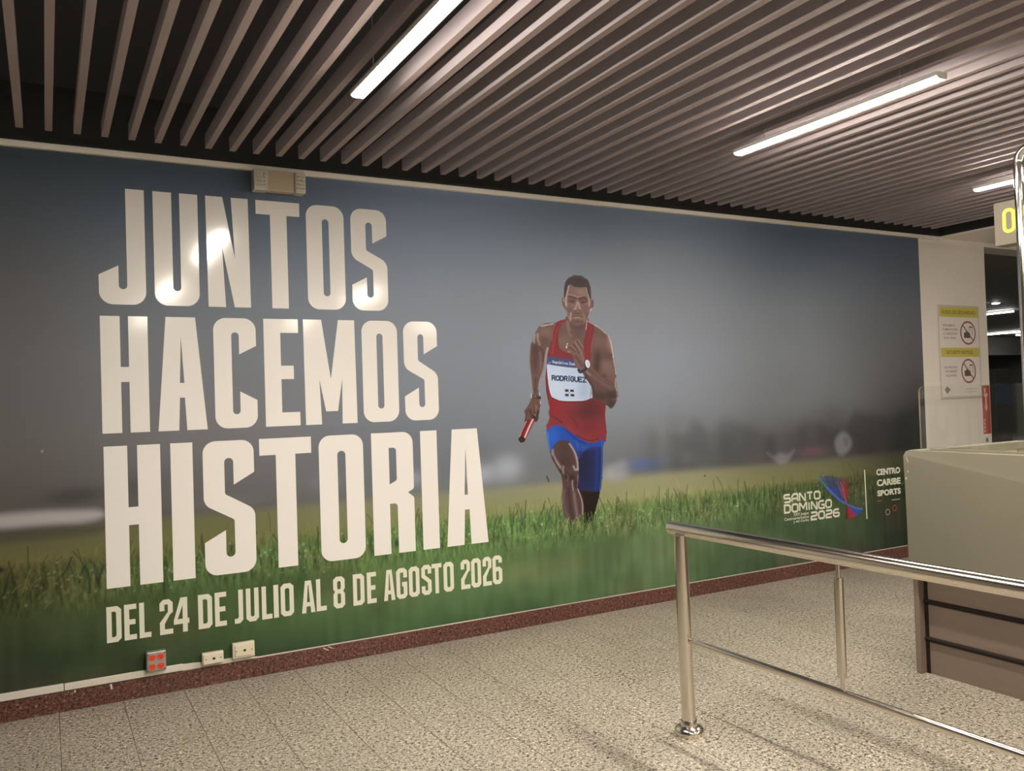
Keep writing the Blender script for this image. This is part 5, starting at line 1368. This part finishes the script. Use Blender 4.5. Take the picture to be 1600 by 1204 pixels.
# ------------------------------------------------------------------ fittings on the wall
t = thing('cable_raceway', 'white plastic cable raceway along the wall just above the red granite baseboard', 'cable raceway', (0, 0, .104))
obj('cover', box(BM(), -1.6, .051, -.018, -.0001, .104, .1415, .003, 1), M['caulk'], t)
obj('cover', box(BM(), .054, .62, -.018, -.0055, .104, .1405, .003, 1), M['caulk'], t)
bm = BM()
wallpoly(bm, [(.62, .101), (1.02, .101), (1.02, .1085), (.9, .125), (.75, .128), (.68, .134), (.62, .137)], -.0075, .0015)
obj('loose_end', bm, M['caulk'], t)
bm = BM()
wallpoly(bm, [(1.02, .1005), (6.98, .1005), (6.98, .1055), (4, .1052), (3.2, .1045), (2.3, .107), (1.6, .106), (1.02, .108)], -.0066, .0008)
structure('trim_3', bm, M['caulk'])

t = thing('power_outlet', 'galvanised outlet box with four orange receptacles low on the mural', 'power outlet', (.485, 0, .185))
obj('box', box(BM(), .436, .534, -.05, -.006, .134, .238, .006, 2), M['outlet'], t)
obj('cover_plate', box(BM(), .440, .530, -.0545, -.05, .138, .234, .002, 1), M['outlet'], t)
for cx_ in (.464, .506):
    for cz_ in (.162, .210):
        b_ = BM()
        pts = [(cx_ + .0175 * cos(2 * pi * k / 24), cz_ + max(-.0145, min(.0145, .0175 * sin(2 * pi * k / 24)))) for k in range(24)]
        wallpoly(b_, pts, -.0585, .004)
        rc = obj('receptacle', b_, M['orange'], t)
        b_ = BM()
        for dx in (-.006, .006):
            box(b_, cx_ + dx - .001, cx_ + dx + .001, -.0592, -.0584, cz_ - .001, cz_ + .007)
        box(b_, cx_ - .002, cx_ + .002, -.0592, -.0584, cz_ - .010, cz_ - .006)
        obj('slots', b_, M['slot'], rc)
for px_, pz_ in ((.445, .143), (.525, .143), (.445, .229), (.525, .229)):
    obj('screw', lathe(BM(), 0, 0, [(.003, 0), (.003, .001)], 10), M['slot'], t).matrix_local = Matrix.Translation((px_ - .485, -.0545, pz_ - .185)) @ Matrix.Rotation(pi / 2, 4, 'X')


def data_plate(x0, x1, z0, z1, label, raised):
    t = thing('wall_plate', label, 'wall plate', ((x0 + x1) / 2, 0, z0), 'data plates above the raceway')
    obj('back_box', box(BM(), x0, x1, -.04, -.0085, z0, z1, .004, 2), M['plate'], t)
    ins = .012 if raised else .004
    obj('face_plate', box(BM(), x0 + ins, x1 - ins * .6, -.046, -.04, z0 + ins, z1 - ins, .002, 1), M['plate'], t)
    cx_, cz_ = (x0 + x1) / 2 + .004, (z0 + z1) / 2
    obj('jack', box(BM(), cx_ - .007, cx_ + .007, -.0466, -.0459, cz_ - .006, cz_ + .006), M['slot'], t)
    for sx in (x0 + .018, x1 - .016):
        obj('screw', lathe(BM(), 0, 0, [(.003, 0), (.003, .001)], 10), M['groove'], t).matrix_local = Matrix.Translation((sx - (x0 + x1) / 2, -.046, cz_ - z0)) @ Matrix.Rotation(pi / 2, 4, 'X')


data_plate(.716, .828, .118, .181, 'smaller ivory data plate, nearer to the orange outlets', False)
data_plate(.876, .995, .124, .208, 'larger taller ivory data plate, further from the orange outlets', True)

t = thing('emergency_light', 'beige twin-head emergency light under the ceiling trim above the letter T', 'emergency light', (1.2, 0, 2.74))
obj('body', box(BM(), 1.128, 1.285, -.075, -.006, 2.742, 2.858, .006, 2), M['emer'], t)
for a, b in ((1.05, 1.13), (1.283, 1.345)):
    hd = obj('lamp_head', box(BM(), a, b, -.085, -.006, 2.739, 2.858, .006, 2), M['emlens'], t)
    b_ = BM()
    for i in range(3):
        for j in range(4):
            cx_ = a + (b - a) * (.27 + .24 * i)
            cz_ = 2.765 + .022 * j
            box(b_, cx_ - .006, cx_ + .006, -.089, -.085, cz_ - .007, cz_ + .007, .003, 1)
    obj('lens_facets', b_, M['emdot'], hd)

# ------------------------------------------------------------------ notices on the column
t = thing('notice_board', 'pale security notice with two yellow bands and crossed-out cameras on the white column', 'sign', (7.54, 0, 1.4))
obj('border', box(BM(), 7.222, 7.862, -.010, -.001, 1.385, 2.262, .004, 1), M['frame'], t)
obj('sheet', box(BM(), 7.252, 7.838, -.0125, -.010, 1.408, 2.242), M['paper'], t)
for z0, z1, sub in ((2.150, 2.242, [('AVISO DE SEGURIDAD', 7.285, 7.80, 2.178, 2.212)]), (1.775, 1.862, [('SECURITY NOTICE', 7.33, 7.735, 1.803, 1.836)])):
    bd = obj('yellow_band', box(BM(), 7.252, 7.838, -.0133, -.0125, z0, z1), M['yellow'], t)
    fit_text('heading', sub, -.0137, M['yellowtext'], bd, .02)
fit_text('notice_text', [('PROHIBIDO', 7.297, 7.480, 2.060, 2.081), ('TOMAR FOTOS', 7.287, 7.515, 2.022, 2.043), ('O VIDEOS EN', 7.296, 7.505, 1.984, 2.005), ('ESTA ÁREA', 7.303, 7.487, 1.944, 1.967)], -.0132, M['greytext'], t, .01)
fit_text('notice_text', [('NO PHOTOS', 7.295, 7.484, 1.668, 1.690), ('OR VIDEOS', 7.303, 7.481, 1.630, 1.652), ('ALLOWED', 7.311, 7.475, 1.592, 1.613)], -.0132, M['greytext'], t, .01)
for cx_, cz_, rx, rz in ((7.672, 2.003, .112, .104), (7.657, 1.642, .105, .108)):
    b_ = BM()
    strip(b_, [(cx_ + rx * cos(k * pi / 24), cz_ + rz * sin(k * pi / 24)) for k in range(48)], .015, -.0140, True)
    strip(b_, [(cx_ - rx * .70, cz_ + rz * .70), (cx_ + rx * .70, cz_ - rz * .70)], .013, -.0138)
    rg = obj('prohibition_ring', b_, M['ring'], t)
    b_ = BM()
    strip(b_, [(cx_ - .062, cz_ - .022), (cx_ + .030, cz_ - .022)], .052, -.0134)
    strip(b_, [(cx_ - .035, cz_ + .009), (cx_ + .005, cz_ + .009)], .012, -.0134)
    strip(b_, [(cx_ + .022, cz_ + .020), (cx_ + .022, cz_ + .058), (cx_ + .068, cz_ + .058), (cx_ + .068, cz_ - .02)], .006, -.0134)
    strip(b_, [(cx_ + .028, cz_ + .055), (cx_ + .062, cz_ + .055)], .012, -.0136)
    obj('camera_pictogram', b_, M['ink'], rg)
b_ = BM()
wallpoly(b_, [(7.323, 1.505), (7.285, 1.472), (7.322, 1.430), (7.372, 1.472)], -.0132)
obj('emblem', b_, M['greytext'], t)
b_ = BM()
strip(b_, [(7.60, 1.470), (7.775, 1.472)], .012, -.0132)
strip(b_, [(7.585, 1.444), (7.775, 1.446)], .010, -.0132)
obj('small_print', b_, M['frame'], t)

t = thing('fire_sign', 'narrow red fire equipment sign with white down arrow at the column edge', 'sign', (7.93, 0, 1.035))
obj('plate', box(BM(), 7.872, 7.988, -.004, -.0005, 1.034, 1.500), M['red'], t)
b_ = BM()
wallpoly(b_, [(7.924, 1.250), (7.948, 1.300), (7.937, 1.300), (7.937, 1.385), (7.955, 1.400), (7.952, 1.425), (7.896, 1.425), (7.893, 1.400), (7.911, 1.385), (7.911, 1.300), (7.899, 1.300)], -.0047)
obj('arrow', b_, M['redwhite'], t)
b_ = BM()
wallpoly(b_, [(7.900, 1.432), (7.922, 1.432), (7.922, 1.468), (7.914, 1.478), (7.900, 1.474)], -.0047)
obj('extinguisher_symbol', b_, M['redwhite'], t)
b_ = BM()
for z in (1.235, 1.197):
    strip(b_, [(7.882, z), (7.975, z)], .012, -.0047)
obj('lines', b_, M['ring'], t)
for z in (1.168, 1.133, 1.098, 1.062):
    b_ = BM()
    wallpoly(b_, [(7.880, z - .011), (7.900, z - .011), (7.900, z + .011), (7.880, z + .011)], -.0047)
    obj('square_symbol', b_, M['redwhite'], t)
t = thing('call_button', 'tiny dark button plate below the red fire sign', 'button', (7.915, 0, .955))
obj('plate', box(BM(), 7.898, 7.933, -.008, -.0005, .955, .998, .002, 1), M['greytext'], t)
obj('button', box(BM(), 7.908, 7.923, -.011, -.008, .968, .986, .002, 1), M['ink'], t)

# ------------------------------------------------------------------ steel railing
RX = 2.480
t = thing('guard_rail', 'polished steel guard rail with top tube and lower bar standing on the floor', 'railing', (2.468, -1.965, 0))
obj('top_rail', tube(BM(), [(RX - .012, -1.874, .903), (RX - .012, -1.880, .903), (RX - .010, -1.884, .903), (RX + .012, -4.62, .903)], [.018, .026, .029, .029], 32), M['steel'], t, True)
obj('lower_bar', tube(BM(), [(RX - .012, -1.985, .415), (RX + .012, -4.55, .415)], .0145, 20), M['steel'], t, True)
for (bx, by, tx) in ((2.468, -1.965, 2.455), (2.492, -4.5, 2.492)):
    p = obj('post', tube(BM(), [(bx, by, .01), (tx, by, .88)], .0305, 32), M['steel'], t, True)
    obj('flange', lathe(BM(), bx, by, [(.0645, 0), (.066, .012), (.066, .020), (.060, .030), (.048, .038), (.038, .042), (.036, .060), (.0345, .063), (.031, .064)]), M['steel'], p, True)
    obj('weld_collar', tube(BM(), [(tx, by, .862), (tx, by, .876)], .0325, 28), M['steel'], p, True)
BY = -2.797
bl = obj('baluster', tube(BM(), [(RX + .001, BY, .415), (RX + .001, BY, .885)], .0075, 16), M['steel'], t, True)
obj('sleeve', tube(BM(), [(RX + .001, BY, .470), (RX + .001, BY, .826)], .0165, 24), M['steel'], bl, True)
bl = obj('baluster', tube(BM(), [(RX + .008, -3.63, .415), (RX + .008, -3.63, .885)], .0075, 16), M['steel'], t, True)
obj('sleeve', tube(BM(), [(RX + .008, -3.63, .470), (RX + .008, -3.63, .826)], .0165, 24), M['steel'], bl, True)

# ------------------------------------------------------------------ service counter
YC = -2.0
t = thing('service_counter', 'grey-green service counter with slatted brown base behind the steel rail', 'counter', (4.3, -3.6, 0))
# upper front panel with rounded corner and bullnose top
bm = BM()
R_ = .026
pts = [(YC, .545)] + [(YC - R_ + R_ * cos(a), 1.172 - R_ + R_ * sin(a)) for a in [k * pi / 16 for k in range(9)]] + [(-5.5, 1.172), (-5.5, .545)]
va = [bm.verts.new((3.950, y, z)) for y, z in pts]
vb = [bm.verts.new((3.992, y, z)) for y, z in pts]
bm.faces.new(va)
bm.faces.new(vb[::-1])
for i in range(len(pts)):
    j = (i + 1) % len(pts)
    bm.faces.new((va[i], va[j], vb[j], vb[i]))
es = [e for e in bm.edges if abs(e.verts[0].co.x - e.verts[1].co.x) < 1e-6]
bmesh.ops.bevel(bm, geom=es, offset=.014, segments=4, affect='EDGES', profile=.5)
fpn = obj('front_panel', bm, M['panel'], t, True)
for ya, za, yb, zb in ((-2.030, 1.110, -2.017, 1.142),):
    bm = BM()
    bm.faces.new([bm.verts.new((3.9495, a, b)) for a, b in ((ya - .0022, za), (ya + .0022, za), (yb + .0022, zb), (yb - .0022, zb))])
    obj('edge_chip', bm, M['chip'], fpn)
for yy, zz, s in ((-2.024, 1.062, .004), (-2.014, 1.026, .0055)):
    bm = BM()
    bm.faces.new([bm.verts.new((3.9495, yy + s * cos(a * pi / 4), zz + s * 1.5 * sin(a * pi / 4))) for a in range(8)])
    obj('edge_chip', bm, M['chip'], fpn)
# brown base, corner post, dark strips
obj('base', box(BM(), 4.035, 4.70, -5.45, YC - .012, 0, .60), M['counterwood'], t)
obj('corner_post', box(BM(), 3.988, 4.05, YC - .03, YC, 0, .60, .002, 1), M['counterwood'], t)
for z in (.376, .180):
    bm = BM()
    tube(bm, [(4.033, YC - .032, z), (4.033, -5.45, z)], .0125, 12)
    obj('groove_strip', bm, M['groove'], t, True)
obj('reveal', box(BM(), 4.031, 4.036, YC - .05, YC - .03, 0, .60), M['groove'], t)
obj('worktop', box(BM(), 3.992, 4.95, -5.5, YC - .05, 1.06, 1.09, .003, 1), M['cream'], t)
obj('carcass', box(BM(), 4.3, 4.68, -5.4, YC - .05, .60, 1.06), M['counterwood'], t)
ep = obj('end_panel', box(BM(), 3.992, 4.98, YC - .045, YC - .005, .60, 1.125), M['cream'], t)
obj('top_edge', box(BM(), 3.992, 4.98, YC - .055, YC - .001, 1.125, 1.172, .004, 1), M['panel'], ep)
obj('edge_stile', box(BM(), 4.90, 4.98, YC - .056, YC - .001, 0, 1.125), M['panel'], ep)

t = thing('glass_screen', 'clear glass screen with rounded corner standing on the counter', 'glass screen', (4.1, -3.7, 1.09))
bm = BM()
R_ = .03
pts = [(YC - .0, 1.173)] + [(YC - R_ + R_ * cos(a), 1.506 - R_ + R_ * sin(a)) for a in [k * pi / 12 for k in range(7)]] + [(-5.4, 1.506), (-5.4, 1.173)]
pts = [(y - .0, z) for y, z in pts]
va = [bm.verts.new((4.096, y, z)) for y, z in pts]
vb = [bm.verts.new((4.108, y, z)) for y, z in pts]
bm.faces.new(va)
bm.faces.new(vb[::-1])
pane = obj('pane', bm, M['glass'], t)
bm = BM()
va = [bm.verts.new((4.096, y, z)) for y, z in pts]
vb = [bm.verts.new((4.108, y, z)) for y, z in pts]
for i in range(len(pts) - 2):
    bm.faces.new((va[i], va[i + 1], vb[i + 1], vb[i]))
obj('polished_edge', bm, M['glassedge'], pane)
obj('shoe', box(BM(), 4.092, 4.112, -5.4, YC - .06, 1.09, 1.175), M['panel'], t)

# chrome tube frame and number sign
TX, TY = 4.50, -2.345
t = thing('number_sign', 'chrome tube stand with lit yellow number box rising from the counter', 'sign', (TX, TY, 1.09))
rb = .075
path = [(TX, TY, 1.09), (TX, TY, 2.74 - rb)] + [(TX, TY - rb + rb * cos(a), 2.74 - rb + rb * sin(a)) for a in [k * pi / 20 for k in range(1, 10)]] + [(TX, TY - rb, 2.74), (TX, TY - .9, 2.74)]
path += [(TX, TY - .9 - rb * sin(a), 2.74 - rb + rb * cos(a)) for a in [k * pi / 20 for k in range(1, 10)]] + [(TX, TY - .9 - rb, 2.74 - rb), (TX, TY - .9 - rb, 1.09)]
obj('bent_tube', tube(BM(), path, .0205, 24), M['chrome'], t, True)
for yy in (TY, TY - .9 - rb):
    obj('foot_ring', lathe(BM(), TX, yy, [(.045, 1.09), (.045, 1.098), (.03, 1.106), (.0215, 1.107)]), M['chrome'], t, True)
obj('joint_collar', tube(BM(), [(TX, TY, 2.648), (TX, TY, 2.656)], .0222, 24), M['chrome'], t, True)

SX = 4.535
sb = obj('sign_box', box(BM(), SX, SX + .10, -2.56, -2.186, 2.252, 2.487, .003, 1), M['signsilver'], t)
obj('bracket', box(BM(), TX + .012, SX, TY - .012, TY + .012, 2.29, 2.45), M['chrome'], t)


def digit(loops_open, closed, y_right, name):
    """digit strokes on the sign face; u runs toward -y (to the viewer's right)"""
    b_ = BM()
    for pts in loops_open:
        strip(b_, pts, .0165, 0, closed)
    for v in b_.verts:
        u, z = v.co.x, v.co.z
        v.co = (SX - .003, y_right - u, z)
    r = bmesh.ops.extrude_face_region(b_, geom=b_.faces[:])
    for v in r['geom']:
        if isinstance(v, bmesh.types.BMVert):
            v.co.x += .003
    return obj(name, b_, M['yellowlit'], sb)


zb, zt_ = 2.322, 2.436
rr = .022
w_ = .050
ov = []
for cx_, cz_, a0 in ((w_ - rr, zb + rr, -pi / 2), (w_ - rr, zt_ - rr, 0), (rr, zt_ - rr, pi / 2), (rr, zb + rr, pi)):
    for k in range(6):
        a = a0 + k * pi / 10
        ov.append((cx_ + rr * cos(a), cz_ + rr * sin(a)))
digit([ov], True, -2.243, 'digit')
three = [(0.0, zt_ - .02)] + [(w_ - rr + rr * cos(a), zt_ - rr + rr * sin(a)) for a in [pi * .75 - k * pi * 1.15 / 8 for k in range(9)]] + [(.022, (zb + zt_) / 2)]
three2 = [(.022, (zb + zt_) / 2)] + [(w_ - rr + rr * cos(a), zb + rr + rr * sin(a)) for a in [pi * .4 - k * pi * 1.15 / 8 for k in range(9)]] + [(0.0, zb + .02)]
digit([three, three2], False, -2.335, 'digit')
